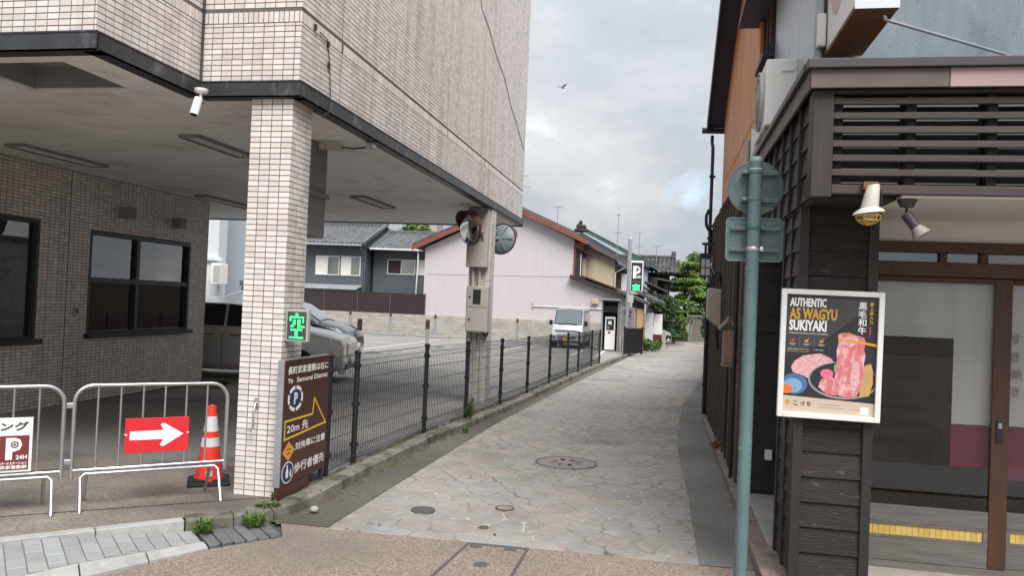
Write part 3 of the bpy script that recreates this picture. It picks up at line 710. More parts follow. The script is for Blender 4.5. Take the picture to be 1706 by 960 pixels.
def facade(O, U, Nn, u1, z1, joints=()):
    """stretcher tiles, a soldier course, the dark band joint, tiles above"""
    O = np.array(O); U = np.array(U); Z = np.array([0, 0, 1.])
    jt = [(j-.006, j+.006, 0, 20) for j in joints]
    for v0, v1, pu, pv in ((ZT, BAND-.115, TP, TR), (BAND-.113, BAND-.014, TR, TP+.004), (BAND+.014, z1, TP, TR)):
        c, h = grid_tiles(0, u1, v0, v1, jt, (), pu, pv)
        np_.add(*tile_arrays(O+c[:, :1]*U+c[:, 1:]*Z, U, Z, Nn, h))
facade((FX-.008, YF1, 0), (0, 1., 0), (1, 0, 0), YB-YF1, 8.75, [TP*k for k in (9, 28, 48, 73, 97)])
facade((XS, YF1+.008, 0), (1., 0, 0), (0, -1, 0), FX-XS, 5.0)
facade((XS-.008, YF0, 0), (0, 1., 0), (1, 0, 0), YF1-YF0, 4.9)
facade((-6.4, YF0+.008, 0), (1., 0, 0), (0, -1, 0), XS+6.4, 4.6)
# fascia in folded metal lengths
fl = [((-7.5, YF0), (XS, YF0)), ((XS, YF0), (XS, YF1)), ((XS, YF1), (FX, YF1)), ((FX, YF1), (FX, YB))]
for (xa, ya), (xb, yb) in fl:
    A, B = Vector((xa, ya, 0)), Vector((xb, yb, 0)); t_ = (B-A).normalized(); nn = Vector((t_.y, -t_.x, 0)); Ln = (B-A).length; k = max(1, round(Ln/.92))
    for i in range(k):
        a, b_ = A+t_*(Ln*i/k+.004), A+t_*(Ln*(i+1)/k-.004); s1 = MB()
        if i == k-1 and (xb, yb) in ((XS, YF0), (FX, YF1)): b_ = B+t_*.03
        if i == 0 and (xa, ya) in ((XS, YF0), (FX, YF1)): a = A+t_*.002
        for o0, o1, z0, z1 in ((-.10, .030, ZS, ZS+.012), (.018, .030, ZS, ZT-.012), (-.0, .036, ZT-.016, ZT-.004)):
            s1.prism([tuple(a+nn*o0+Vector((0, 0, z0))), tuple(b_+nn*o0+Vector((0, 0, z0))), tuple(b_+nn*o1+Vector((0, 0, z0))), tuple(a+nn*o1+Vector((0, 0, z0)))], (0, 0, z1-z0))
        s1.build('fascia', 'fascia', bld)
MB().box(XL, FX+.02, YB-.06, YB+.01, ZS-.02, ZT).build('fascia', 'fascia', bld)
# soffit boards with open joints and a sunk rectangle
xg = [FX-.03, -4.03, -4.53, -5.45, -6.3, -7.2, -8.1, -8.62]; yg = [YF0+.03, 5.22, 5.97, 6.9, 7.8, 8.7, 9.6, 10.5, 11.4, 12.3, 13.2, 14.1, 15.0, 15.9, YB-.07]
for i in range(len(xg)-1):
    for j in range(len(yg)-1):
        if xg[i] > -4.0 and yg[j] < YF1-.3 and yg[j+1] <= 6.0: continue
        if i == 2 and j == 1: continue
        y0 = yg[j]
        if xg[i] > -4.0 and y0 < YF1: y0 = YF1+.03
        MB().box(xg[i+1]+.004, xg[i]-.004, y0+.004, yg[j+1]-.004, ZS+.004, ZS+.02).build('ceiling_panel', 'soffit', bld)
for i in range(6): MB().box(-14+.9*i, -13.105+.9*i if i < 5 else -8.62, 13.8, YB-.06, ZS+.005, ZS+.02).build('ceiling_panel', 'soffit', bld)
rc = MB()
rc.box(-5.45, -4.53, 5.22, 5.97, ZS+.20, ZS+.22)
for a in ((-5.46, -5.445, 5.22, 5.97), (-4.535, -4.52, 5.22, 5.97), (-5.45, -4.53, 5.21, 5.225), (-5.45, -4.53, 5.965, 5.98)): rc.box(*a, ZS+.022, ZS+.2)
rc.build('ceiling_recess', 'soffit_dark', bld)
# the upper core floor has a pocket here: a dark lid keeps the recess closed
# fluorescent troughs
for xa, xb, y0, y1 in ((-7.95, -7.66, 8.28, 9.76), (-8.28, -7.98, 12.75, 14.5), (-5.24, -4.95, 12.5, 14.0), (-5.25, -5.0, 7.75, 8.95)):
    f = MB()
    for a in ((xa, xa+.02, y0, y1), (xb-.02, xb, y0, y1), (xa+.02, xb-.02, y0, y0+.02), (xa+.02, xb-.02, y1-.02, y1)): f.box(*a, ZS-.035, ZS+.003)
    f.box(xa+.02, xb-.02, y0+.02, y1-.02, ZS-.003, ZS+.002, 1)
    o = f.build('light_trough', ('soffit_dark', 'soffit'), bld)
    for q in (.35, .65):
        X = xa+(xb-xa)*q; MB().cyl((X, y0+.05, ZS-.02), (X, y1-.05, ZS-.02), .014, n=8).build('tube_lamp', 'white_paint', o)
# pillars
TILE = MB(); tv, tf, tt = tile_arrays([(0, 0, 0)], (1, 0, 0), (0, 0, 1), (0, -1, 0), [(TW/2, TH/2)])
TILE.add([tuple(p) for p in tv], [tuple(int(i) for i in f) for f in tf]); tile_me = TILE.mesh('tile'); tile_me.materials.append(MATS['tile'])
def pillar(x0, y0, z0, singles):
    w_ = 4*TP; x1, y1 = x0+w_, y0+w_
    p = MB().box(x0+.005, x1-.005, y0+.005, y1-.005, z0-.3, ZS+.03).build('pillar', 'grout', bld)
    rows = int((ZS-z0)/TR)
    if singles:
        for r in range(rows):
            for c in range(4): inst('tile', tile_me, p, (x0+TP*(c+.5), y0+.005, z0+TR*(r+.5)))
    else:
        c, h = grid_tiles(0, w_, z0, ZS); np_.add(*tile_arrays(np.array([x0, y0+.005, 0])+c[:, :1]*np.array([1., 0, 0])+c[:, 1:]*np.array([0, 0, 1.]), (1, 0, 0), (0, 0, 1), (0, -1, 0), h))
    c, h = grid_tiles(0, w_, z0, ZS)
    for O, U, Nn in (((x1-.005, y0, 0), (0, 1., 0), (1, 0, 0)), ((x0+.005, y0, 0), (0, 1., 0), (-1, 0, 0)), ((x0, y1-.005, 0), (1., 0, 0), (0, 1, 0))):
        np_.add(*tile_arrays(np.array(O)+c[:, :1]*np.array(U)+c[:, 1:]*np.array([0, 0, 1.]), U, (0, 0, 1), Nn, h))
    return p
pil = pillar(-3.578, 6.30, 0, True)
pil2 = pillar(-3.50, 13.95, -.09, False)
MB().tube([(-3.39, 6.295, .80), (-3.39, 6.265, .80), (-3.395, 6.245, .72), (-3.39, 6.245, .60), (-3.41, 6.24, .56), (-3.44, 6.25, .57)], .008, 6).build('hook', 'galvanised', pil, smooth=60)
MB().box(-3.41, -3.375, 6.283, 6.296, .76, .84).build('hook_plate', 'galvanised', pil)
# ground floor wall with two windows, inside the bay
WX = -8.6; W1 = (5.2, 9.65, .95, 2.62); W2 = (10.64, 13.25, .99, 2.57)
m = MB()
def wallseg(y0, y1, z0, z1): m.box(WX-.25, WX-.006, y0, y1, z0, z1)
wallseg(3.5, W1[0], -.3, ZS); wallseg(W1[0], W1[1], -.3, W1[2]); wallseg(W1[0], W1[1], W1[3], ZS); wallseg(W1[1], W2[0], -.3, ZS)
wallseg(W2[0], W2[1], -.3, W2[2]); wallseg(W2[0], W2[1], W2[3], ZS); wallseg(W2[1], 13.8, -.3, ZS)
m.box(XL, WX-.25, 13.6, 13.8, -.3, ZS); m.box(XL, WX-.25, 3.5, 3.7, -.3, ZS)
m.box(XL, WX-.25, 3.7, 13.6, -.05, -.01)
m.build('lower_wall', 'grout', bld)
holes = [(W1[0], W1[1], W1[2], W1[3]), (W2[0], W2[1], W2[2], W2[3])]; j_ = 7.5+TP*28
c, h = grid_tiles(7.5, 13.8, -.02, ZS, holes+[(j_-.007, j_+.007, -1, 5)])
np_.add(*tile_arrays(np.array([WX-.006, 0, 0])+c[:, :1]*np.array([0, 1., 0])+c[:, 1:]*np.array([0, 0, 1.]), (0, 1, 0), (0, 0, 1), (1, 0, 0), h))
np_.build('tile', 'tile', bld, kind='stuff')
def bay_window(W, mid, rail, panes):
    y0, y1, z0, z1 = W; x = WX-.06; f = MB(); d = .06
    f.box(x-.05, x+d, y0, y0+.05, z0, z1); f.box(x-.05, x+d, y1-.05, y1, z0, z1); f.box(x-.05, x+d, y0+.05, y1-.05, z0, z0+.05); f.box(x-.05, x+d, y0+.05, y1-.05, z1-.05, z1)
    if mid: f.box(x-.04, x+d-.012, mid-.04, mid+.04, z0+.05, z1-.05)
    if rail:
        for a, b_ in ((y0+.05, mid-.04), (mid+.04, y1-.05)): f.box(x-.04, x+d-.015, a, b_, rail-.04, rail+.04)
    o = f.build('window', 'frame_dark', bld)
    MB().box(x+d, x+d+.09, y0-.04, y1+.04, z0-.05, z0+.012).build('sill', 'frame_dark', o)
    for a in panes: MB().box(x-.02, x-.012, *a).build('pane', 'window_glass', o)
    return o
bay_window(W1, None, None, [(W1[0]+.05, W1[1]-.05, W1[2]+.05, W1[3]-.05)])
w2 = bay_window(W2, 11.80, 1.825, [(W2[0]+.05, 11.76, 1.865, W2[3]-.05), (11.84, W2[1]-.05, 1.865, W2[3]-.05), (W2[0]+.05, 11.76, W2[2]+.05, 1.785), (11.84, W2[1]-.05, W2[2]+.05, 1.785)])
rm = MB(); rm.box(-12.2, -12.1, 3.7, 13.6, 0, ZS); rm.box(-12.1, WX-.26, 10.15, 10.2, 0, ZS-.01); rm.build('room_wall', 'plaster_white', bld)
bl = MB()
for k in range(26): bl.box(WX-.20, WX-.17, W1[0]+.1, W1[1]-.1, 1.02+.032*k, 1.032+.032*k)
bl.build('blind', 'ac_white', bld, kind='stuff')
cu = MB(); cu.box(WX-.36, WX-.34, 10.7, 11.15, 1.9, 2.55); cu.box(-9.9, -9.3, 12.1, 13.2, 1.0, 1.75); cu.build('pale_stand_in', 'cloth_white', bld)  # pale sheet imitates the whitish reflection in the upper left pane; pale box below
for y, z in ((11.36, 2.93), (12.73, 2.90)):                 # two small wall lamps
    t = MB(); t.box(WX-.002, WX+.17, y-.085, y+.085, z-.09, z+.09); o = t.build('wall_lamp', 'soffit_dark', bld, bevel=.006)
    MB().box(WX+.02, WX+.15, y-.065, y+.065, z-.096, z-.0905).build('lamp_lens', 'lamp_lens', o)
k_ = MB().box(WX+.0, WX+.02, 10.37, 10.45, 1.27, 1.43); k_.build('lock_plate', 'stainless', bld)
MB().box(WX+.02, WX+.028, 10.395, 10.425, 1.31, 1.39).build('keyhole', 'print_black', bld)
# crack, stains and cables on the facade
cr_ = [(12.25, 6.85), (12.45, 6.70), (12.6, 6.55), (13.1, 6.45), (13.5, 6.30), (14.0, 6.10), (14.6, 5.95), (15.3, 5.62), (15.9, 5.45), (16.5, 5.22), (16.95, 5.05)]
MB().tube([(FX+.003, y, z+random.uniform(-.03, .03)) for y, z in cr_], .005, 5).build('crack', 'print_black', bld)
MB().tube([(FX+.004, 6.62, 4.10), (FX+.012, 6.75, 4.08), (FX+.012, 6.83, 3.90), (FX+.02, 6.86, 3.60), (FX+.05, 6.84, 3.45), (FX+.03, 6.72, 3.37), (FX-.02, 6.62, 3.38)], .0055, 6).build('cable', 'print_black', bld, smooth=60)
for y, z in ((6.52, 4.11), (6.80, 4.05), (6.83, 3.86)): MB().box(FX-.002, FX+.016, y-.015, y+.015, z-.025, z+.025).build('cable_clip', 'print_black', bld)
MB().tube([(XS+.012, YF1-.012, 5.0), (XS+.012, YF1-.012, 4.0), (XS+.014, YF1-.014, 3.62), (XS+.05, YF1-.04, 3.45), (XS+.06, YF1-.045, 3.36)], .010, 6).build('cable', 'print_black', bld, smooth=60)
# security cameras under the soffit
t = thing('security_camera', 'white bullet security camera hanging below the dark fascia at the corner', 'camera', (-3.86, 5.98, ZS))
MB().lathe([(.055, .0), (.055, -.02), (.045, -.035), (.012, -.04)][::-1], 20).build('mount', 'ac_white', t, smooth=50)
MB().tube([(0, 0, -.035), (.0, -.01, -.09), (-.012, -.03, -.11)], .012, 8).build('arm', 'ac_white', t, smooth=60)
b1 = MB(); ax_ = Vector((-.10, -.25, -1)).normalized(); q = Vector((0, -.03, -.085)); b1.cyl(q, q+ax_*.15, .034, .036, 16); b1.build('body', 'ac_white', t, smooth=50)
MB().cyl(q+ax_*.150, q+ax_*.156, .028, n=16).build('lens', 'print_black', t)
MB().tube([(-.02+.045*math.cos(a/10*2*PI), -.0, -.01+.045*math.sin(a/10*2*PI)) for a in range(10)], .006, 5, True).build('cable', 'print_black', t, smooth=60)
t = thing('floodlight', 'small grey floodlight on an arm below the long fascia', 'lamp', (-3.19, 8.15, ZS))
MB().box(-.05, .04, -.05, .05, -.07, 0).build('bracket', 'galvanised', t, bevel=.01)
MB().tube([(-.03, 0, -.05), (-.2, -.01, -.07), (-.32, -.03, -.06)], .010, 6).build('arm', 'print_black', t, smooth=60)
MB().obox((-.44, -.05, -.06), (.12, .02, 0), (-.006, .045, 0), (0, 0, .025)).build('lamp_head', 'grey_box', t, bevel=.006)
# green LED panel on the pillar: lot has free spaces
t = thing('led_sign', 'grey box with green lit character on the side of the tiled pillar', 'led sign', (-3.185, 6.34, 1.335))
MB().box(0, .205, 0, .05, 0, .275).build('case', 'grey_box', t, bevel=.004)
MB().box(.016, .189, -.004, .0005, .018, .257).build('panel', 'led_panel', t)
dots = ['......##......', '......##......', '.############.', '.#..........#.', '.#..##..##..#.', '....##..##..#.', '....##..##....', '...##...##....', '..##....######', '..............', '..##########..', '......##......', '......##......', '......##......', '......##......', '.############.']
l_ = MB()
for r, row in enumerate(dots):
    for c, ch in enumerate(row):
        if ch == '#': X, Z = .0345+.0105*c, .236-.0134*r; l_.box(X-.0042, X+.0042, -.0075, -.0035, Z-.0050, Z+.0050)
l_.build('lit_character', 'led_green', t)
# parts on pillar 2: boxes, conduits
t = thing('duct_cover', 'beige metal cover box at the top of the rear tiled pillar', 'duct cover', (-3.3, 13.94, 2.35))
MB().box(-.215, .165, -.17, -.005, 0, 1.06).build('cover', 'grey_box', t, bevel=.008)
t = thing('electric_cabinet', 'grey two door electric cabinet on the rear tiled pillar', 'cabinet', (-3.27, 13.93, 1.19))
MB().box(-.20, .20, -.20, 0, 0, .82).build('case', 'grey_box', t, bevel=.006)
for z0, z1 in ((.02, .435), (.447, .80)):
    d_ = MB().box(-.185, .185, -.212, -.2, z0, z1).build('door', 'grey_box', t, bevel=.004)
    MB().cyl((-.13, -.222, (z0+z1)/2), (-.13, -.211, (z0+z1)/2), .018, n=10).build('knob', 'print_black', d_)
MB().box(-.075, .065, -.218, -.2125, .50, .76).build('window', 'print_black', t)
t = thing('conduit', 'grey conduits running down the rear tiled pillar past the cabinet', 'pipe', (-3.3, 13.93, 0))
for x0 in (-.10, .02): MB().cyl((x0, -.05, 2.01), (x0, -.05, 2.36), .032, n=10).build('pipe', 'grey_box', t, smooth=60)
for x0, r0 in ((-.13, .03), (-.02, .018), (.10, .018)): MB().tube([(x0, -.05, 1.2), (x0, -.05, .02), (x0, -.05, -.1)], r0, 8).build('pipe', 'grey_box', t, smooth=60)
MB().tube([(.13, -.08, 1.19), (.16, -.08, 1.12), (.20, -.05, 1.14), (.21, .02, 1.2)], .015, 6).build('pipe', 'print_black', t, smooth=60)
# traffic mirrors
def tmirror(name, label, c, nrm, r, hood):
    t = thing(name, label, 'mirror', c); n_ = Vector(nrm).normalized(); x = n_.cross(Vector((0, 0, 1))).normalized(); y = x.cross(n_).normalized(); ax = (x, y, n_)
    MB().lathe([(r*math.sin(a*.155)*1.0, .035+.05*math.cos(a*.155*1.0)) for a in range(10, -1, -1)], 32, (0, 0, 0), ax).build('mirror_face', 'mirror', t, smooth=80)
    MB().lathe([(r*1.0, .0), (r*1.05, .0), (r*1.05, .04), (r*.985, .045), (r*.985, .0)], 32, (0, 0, 0), ax).build('rim', 'mirror_hood', t, smooth=50)
    b_ = MB(); b_.lathe([(.0, -.085), (r*.45, -.075), (r*.85, -.04), (r*1.0, .0)], 32, (0, 0, 0), ax)
    for i in range(6):
        a = i*PI/3; d_ = x*math.cos(a)+y*math.sin(a); b_.obox(d_*r*.62-n_*.066, d_*r*.30+n_*.016, d_.cross(n_)*.012, n_*.012)
    b_.build('back_plate', 'mirror_back', t, smooth=40)
    if hood:
        h_ = MB(); k = 22; V = []
        for i in range(k+1):
            a = PI*(.02+.96*i/k); d_ = x*math.cos(a)+y*math.sin(a)
            dep = .20*math.sin(a)**.6
            for rr, dn in ((1.06, -.01), (1.06, dep), (1.085, dep), (1.085, -.01)): V.append(d_*r*rr+n_*dn)
        h_.add(V, [(4*i+j, 4*i+(j+1) % 4, 4*i+4+(j+1) % 4, 4*i+4+j) for i in range(k) for j in range(4)]+[(0, 3, 2, 1), (4*k, 4*k+1, 4*k+2, 4*k+3)]); h_.build('hood', 'mirror_hood', t, smooth=50)
    return t
t1 = tmirror('traffic_mirror', 'round traffic mirror with brown hood facing the parking bay', (-3.38, 13.52, 3.02), (-.66, -.75, -.14), .29, True)
MB().tube([(.05, .03, -.03), (.14, .08, -.05), (.16, .2, -.05), (.16, .26, -.20), (.16, .42, -.28)], .022, 8).build('arm', 'beige_plastic', t1, smooth=60)
t2 = tmirror('traffic_mirror', 'round traffic mirror seen from behind, right of the rear pillar', (-3.07, 14.62, 2.93), (.25, .95, -.12), .28, True)
MB().tube([(-.02, -.07, 0), (-.1, -.12, 0), (-.19, -.12, 0)], .022, 8).build('arm', 'mirror_back', t2, smooth=60)
# hanging metal duct just behind the front pillar
t = thing('vent_duct', 'dark grey metal box hanging under the soffit behind the front pillar', 'duct', (-3.93, 8.0, ZS))
MB().box(-.17, .125, 0, .4, -1.04, 0).build('case', 'soffit_dark', t, bevel=.01)
MB().box(-.19, .16, -.01, .42, -.60, -.55).build('flange', 'soffit_dark', t)
MB().tube([(-.08, -.02, -.1), (.08, -.03, -.5), (.10, -.03, -.75), (.02, -.03, -1.0), (-.1, -.02, -.95)], .012, 6).build('cable', 'print_black', t, smooth=60)
# ------------------------------------------------------------------ old wooden shop on the right
shop = thing('wooden_shop', 'dark timber clad shop on the right with glazed sliding doors', 'building', (2.2, 8, 0), world=True)
def clap(parent, o, U, Nn, ln, z0, z1, mat='board', pitch=.165, name='board', seg=None):
    """weatherboards: each board leans out at its foot over the one below"""
    o, U, Nn = Vector(o), Vector(U), Vector(Nn); z = z0
    while z < z1-.02:
        zt = min(z+pitch+.012, z1); a = random.uniform(-.002, .002); s0, s1 = random.uniform(0, .0025), random.uniform(0, .0025)
        p = MB(); sec = [(0, z), (.021+a, z+.001), (.006, zt), (0, zt)]
        p.prism([o+Nn*q+Vector((0, 0, h)) for q, h in sec], U*ln); p.build(name, mat, parent); z += pitch
def stick(parent, x0, x1, y0, y1, z0, z1, name='batten', mat='batten', bev=.003):
    return MB().box(x0, x1, y0, y1, z0, z1).build(name, mat, parent, bevel=bev)
# clad pier carrying the poster
core = MB().box(.885, 1.315, 5.53, 6.25, 0.02, 2.46).build('pier', 'batten', shop)
clap(core, (.905, 5.53, 0), (1, 0, 0), (0, -1, 0), .395, .03, 2.46)
clap(core, (.885, 5.56, 0), (0, 1, 0), (-1, 0, 0), .67, .03, 2.46)
stick(core, .855, .915, 5.495, 5.555, -.03, 2.465); stick(core, 1.285, 1.345, 5.495, 5.56, -.03, 2.465); stick(core, .855, .885, 6.20, 6.255, -.02, 2.465); stick(core, .857, .885, 5.86, 5.885, 0, 2.465)
# overhanging lattice box
bx = MB(); bx.box(.87, 5.5, 5.16, 6.19, 2.48, 3.12); bx.build('overhang', 'dark_glassy', shop)
stick(shop, .825, .945, 4.985, 5.13, 2.455, 3.10, 'corner_post', 'post_wood', .006)
for z in (3.033, 2.946, 2.862, 2.778, 2.692, 2.606): MB().box(.946, 5.5, 5.0, 5.032, z-.019, z+.019).build('slat', 'slat', shop, bevel=.003)
MB().box(.946, 5.5, 4.995, 5.05, 2.478, 2.532).build('bottom_rail', 'slat', shop, bevel=.003)
MB().box(.946, 5.5, 5.0, 5.05, 3.078, 3.10).build('top_rail', 'slat', shop)
for k in range(9): stick(shop, .955+.44*k-.03*(k > 0), 1.01+.44*k-.03*(k > 0), 5.052, 5.11, 2.49, 3.09, 'lattice_post', 'batten')
for k in range(5): MB().box(1.02+.85*k, 1.80+.85*k, 5.13, 5.15, 2.56, 3.04).build('pane', 'far_glass', shop)
clap(shop, (.865, 5.13, 0), (0, 1, 0), (-1, 0, 0), 3.2, 2.47, 3.13)
for k in range(8): stick(shop, .828, .852, 5.50+.40*k, 5.525+.40*k, 2.47, 3.12)
MB().box(.866, .90, 5.1, 8.33, 2.455, 3.12).build('side_wall', 'batten', shop)
MB().box(1.346, 5.5, 5.02, 6.19, 2.462, 2.476).build('soffit', 'plaster_white', shop)
MB().box(.87, 1.344, 5.14, 6.19, 2.463, 2.477).build('soffit', 'batten', shop)
# small roof over it: fascia boards, cap, metal sheet
for a, b_, mt in ((.80, 1.555, 'trim_brown'), (1.56, 2.4, 'fascia_pink'), (2.405, 5.5, 'trim_brown')): MB().box(a, b_, 4.93, 4.955, 3.095, 3.205).build('fascia', mt, shop, bevel=.002)
MB().box(.775, 5.5, 4.90, 4.985, 3.207, 3.262).build('roof_edge', 'trim_dark', shop, bevel=.004)
for k in range(9): MB().box(.795, .815, 4.957+.375*k, 4.957+.375*k+.371, 3.095+random.uniform(-.004, .004), 3.205).build('fascia', 'trim_brown', shop, bevel=.002)
MB().box(.765, .84, 4.986, 8.34, 3.207, 3.255).build('roof_edge', 'trim_dark', shop, bevel=.004)
rf = MB(); rf.prism([(.80, 4.95, 3.256), (.80, 8.34, 3.256), (1.05, 8.34, 3.34), (1.05, 6.06, 3.42), (5.5, 6.06, 3.55), (5.5, 4.95, 3.256)], (0, 0, .012)); rf.build('roof', 'trim_dark', shop)
# recess beside the pier, front facing boarded wall behind it, lane wall
MB().box(.83, 1.36, 6.26, 7.99, -.2, .012).build('step', 'concrete', shop, bevel=.01)
MB().box(1.34, 1.5, 6.25, 8.0, .0, 2.47).build('recess_wall', 'batten', shop)
MB().box(.82, 1.35, 8.02, 8.2, -.2, 3.1).build('front_wall', 'batten', shop)
clap(shop, (.82, 8.02, 0), (1, 0, 0), (0, -1, 0), .53, .03, 2.46, pitch=.168)
MB().box(.99, 1.055, 7.94, 8.0, .345, .44).build('outlet_box', 'ac_white', shop, bevel=.006)
lw = MB(); lw.box(.80, 1.3, 8.0, 14.6, -.3, 3.25); lw.build('lane_wall', 'batten', shop)
clap(shop, (.80, 8.01, 0), (0, 1, 0), (-1, 0, 0), 6.58, .02, 3.2, mat='board_lane', pitch=.175)
for k in range(15): stick(shop, .757, .782, 8.02+.468*k, 8.055+.468*k, .0+G(8+.468*k), 3.2, mat='board_lane')
# upper storey: blue plaster front, metal side, orange timber
MB().box(1.05, 5.5, 6.05, 6.3, 3.3, 7.2).build('plaster_wall', 'plaster_blue', shop)
MB().box(.985, 1.048, 6.03, 6.28, 3.3, 7.2).build('corner_post', 'metal_sheet', shop)
MB().box(1.049, 1.065, 6.035, 6.049, 3.3, 7.2).build('corner_trim', 'trim_dark', shop)
for k in range(4): MB().box(1.0, 1.03, 6.285+.53*k, 6.81+.53*k, 3.3, 7.2).build('side_panel', 'metal_sheet', shop, bevel=.004)
MB().box(1.03, 5.4, 6.3, 14.6, 3.25, 7.2).build('upper_core', 'metal_sheet', shop)
for y0, y1 in ((8.42, 9.0), (7.1, 7.85)): pass
o = MB(); o.box(.955, .998, 8.45, 8.50, 3.7, 5.4); o.box(.955, .998, 9.05, 9.10, 3.7, 5.4); o.box(.955, .998, 8.5, 9.05, 3.7, 3.76); o.box(.96, .99, 8.76, 8.80, 3.76, 5.4)
wn = o.build('window', 'red_wood', shop)
MB().box(.975, .985, 8.5, 9.05, 3.76, 5.4).build('pane', 'far_glass', wn)
def hood(y0, y1, z, dep):
    h = MB(); h.prism([(1.0, y0, z+.16), (1.0-dep, y0, z), (1.0-dep, y0, z-.05), (1.0, y0, z-.05)], (0, y1-y0, 0)); return h.build('hood', 'navy_metal', shop)
hood(7.35, 9.3, 5.02, .30); hood(8.4, 9.15, 4.42, .12)
MB().prism([(.985, 6.95, 3.66), (.955, 6.95, 3.64), (.955, 7.5, 3.92), (.985, 7.5, 3.94)], (0, 0, .03)).build('window_rail', 'trim_dark', shop)
for k in range(5):
    y0 = 9.1+1.1*k; ow = random.uniform(0, .006)
    for z0, z1 in ((3.0, 3.96), (3.975, 7.1)): MB().box(.93-ow, 1.03, y0+.004, min(y0+1.096, 14.6), z0, z1).build('plank', 'orange_wood', shop, bevel=.004)
    for j in (1, 2): pass
for k in range(19):
    MB().obox((.86, 8.7+.315*k, 3.21+random.uniform(-.02, .02)), (.11, 0, -.035), (0, .152, 0), (0.004, 0, .012)).build('shingle', 'board_lane', shop)
MB().prism([(.66, 14.95, 5.10), (.66, 8.2, 7.72), (.66, 8.2, 7.82), (.66, 14.95, 5.20)], (5, 0, 0)).build('roof', 'navy_metal', shop)
MB().prism([(.63, 14.95, 5.04), (.63, 8.2, 7.66), (.63, 8.2, 7.86), (.63, 14.95, 5.24)], (.028, 0, 0)).build('verge_board', 'navy_metal', shop)
MB().tube([(.55, 14.98, 5.06), (1.6, 14.98, 5.04)], .055, 8).build('gutter', 'navy_metal', shop)
# doorway, transom, sliding doors with glass, curtain and dark interior behind
DY = 6.2
MB().box(1.34, 5.5, DY, DY+.12, 2.312, 2.47).build('wall_strip', 'plaster_white', shop)
MB().box(1.34, 5.5, DY-.03, DY+.09, 2.235, 2.311).build('lintel', 'door_wood', shop, bevel=.005)
MB().box(1.34, 5.5, DY-.04, DY+.10, 2.062, 2.165).build('transom_beam', 'door_wood', shop, bevel=.006)
for x in (1.345, 1.93, 2.2, 2.9, 3.6): MB().box(x, x+.045, DY-.01, DY+.06, 2.166, 2.234).build('transom_post', 'door_wood', shop)
MB().box(1.35, 5.5, DY+.03, DY+.036, 2.166, 2.234).build('pane', 'far_glass', shop)
MB().box(1.3, 5.5, 5.55, 6.35, -.25, -.035).build('threshold', 'concrete', shop, bevel=.01)
MB().box(1.345, 5.5, DY-.06, DY+.12, -.034, .0).build('sill', 'grey_wood', shop)
def door(x0, x1, y, left, handle):
    s = .05 if left else .028
    d = MB(); d.box(x1-.115, x1, y, y+.04, 0.002, 2.06); d.box(x0, x0+s, y, y+.04, 0.002, 2.06)
    st = d.build('sliding_door', 'door_wood', shop, bevel=.004)
    for z0, z1, mt in ((.002, .165, 'grey_wood'), (.28, .40, 'grey_wood'), (2.02, 2.06, 'door_wood')): MB().box(x0+s+.001, x1-.116, y+.002, y+.038, z0, z1).build('rail', mt, st, bevel=.003)
    n = 22
    for i in range(n):
        a = x0+s+.03+(x1-x0-s-.175)*i/n; MB().box(a+.001, a+(x1-x0-s-.175)/n-.001, y+.012, y+.022, .185, .262).build('reed', 'reed', st)
    fr = MB(); fr.box(x0+s, x1-.116, y+.0, y+.03, .166, .184); fr.box(x0+s, x1-.116, y+.0, y+.03, .263, .279); fr.box(x0+s, x0+s+.028, y, y+.03, .185, .262); fr.box(x1-.145, x1-.117, y, y+.03, .185, .262); fr.build('reed_frame', 'grey_wood', st)
    MB().box(x0+s, x1-.116, y+.016, y+.022, .401, 2.019).build('pane', 'door_glass', st)
    if handle:
        h = MB().box(x1-.085, x1-.04, y-.008, y+.001, .90, 1.06).build('lock_plate', 'print_black', st, bevel=.003)
        MB().box(x1-.075, x1-.05, y-.014, y-.0085, 1.0, 1.04).build('lock', 'stainless', h); 
    return st
door(1.345, 2.415, DY, True, True); door(2.405, 3.4, DY+.045, False, False); door(3.41, 4.4, DY, False, False)
cl = thing('shop_curtain', 'white cloth hanging behind the left glass door with maroon lower band', 'curtain', (1.9, DY+.14, 2.0), world=True)
def cloth(x0, x1, z0, z1, mt, y=DY+.075):
    m_ = MB(); n = 14; V = []
    for i in range(n+1):
        x = x0+(x1-x0)*i/n; yy = y+.012*math.sin(x*23)+.006*math.sin(x*51)
        V += [(x, yy, z0), (x, yy, z1)]
    m_.add(V, [(2*i, 2*i+2, 2*i+3, 2*i+1) for i in range(n)]); return m_.build('cloth', mt, cl, smooth=60)
cloth(1.36, 2.06, 1.62, 2.05, 'cloth_white'); cloth(2.06, 2.32, 1.005, 2.05, 'cloth_white'); cloth(2.06, 2.32, .70, 1.003, 'cloth_maroon')
cl2 = thing('shop_curtain', 'white cloth with vertical writing and maroon band behind right glass door', 'curtain', (2.9, DY+.16, 2.0), world=True); cl = cl2
cloth(2.40, 3.3, 1.005, 2.05, 'cloth_white', DY+.125); cloth(2.40, 3.3, .62, 1.003, 'cloth_maroon', DY+.125)
for i, ch in enumerate('すき焼き'): text(ch, 'print_grey', cl2, (2.452+.003*i, DY+.098, 1.60-.125*i), (1, 0, 0), (0, 0, 1), h=.068, fat=.0008)
it = MB(); it.box(1.34, 5.5, 8.3, 8.35, 0, 2.4); it.box(1.345, 5.5, 6.4, 8.3, -.03, 0.0); it.box(1.345, 5.5, 6.36, 8.3, 2.32, 2.36); it.box(5.4, 5.5, 6.4, 8.3, 0, 2.3); it.build('room_wall', 'interior', shop)
t = thing('counter', 'dark wooden counter standing inside the shop behind the glass', 'counter', (1.75, 7.2, 0))
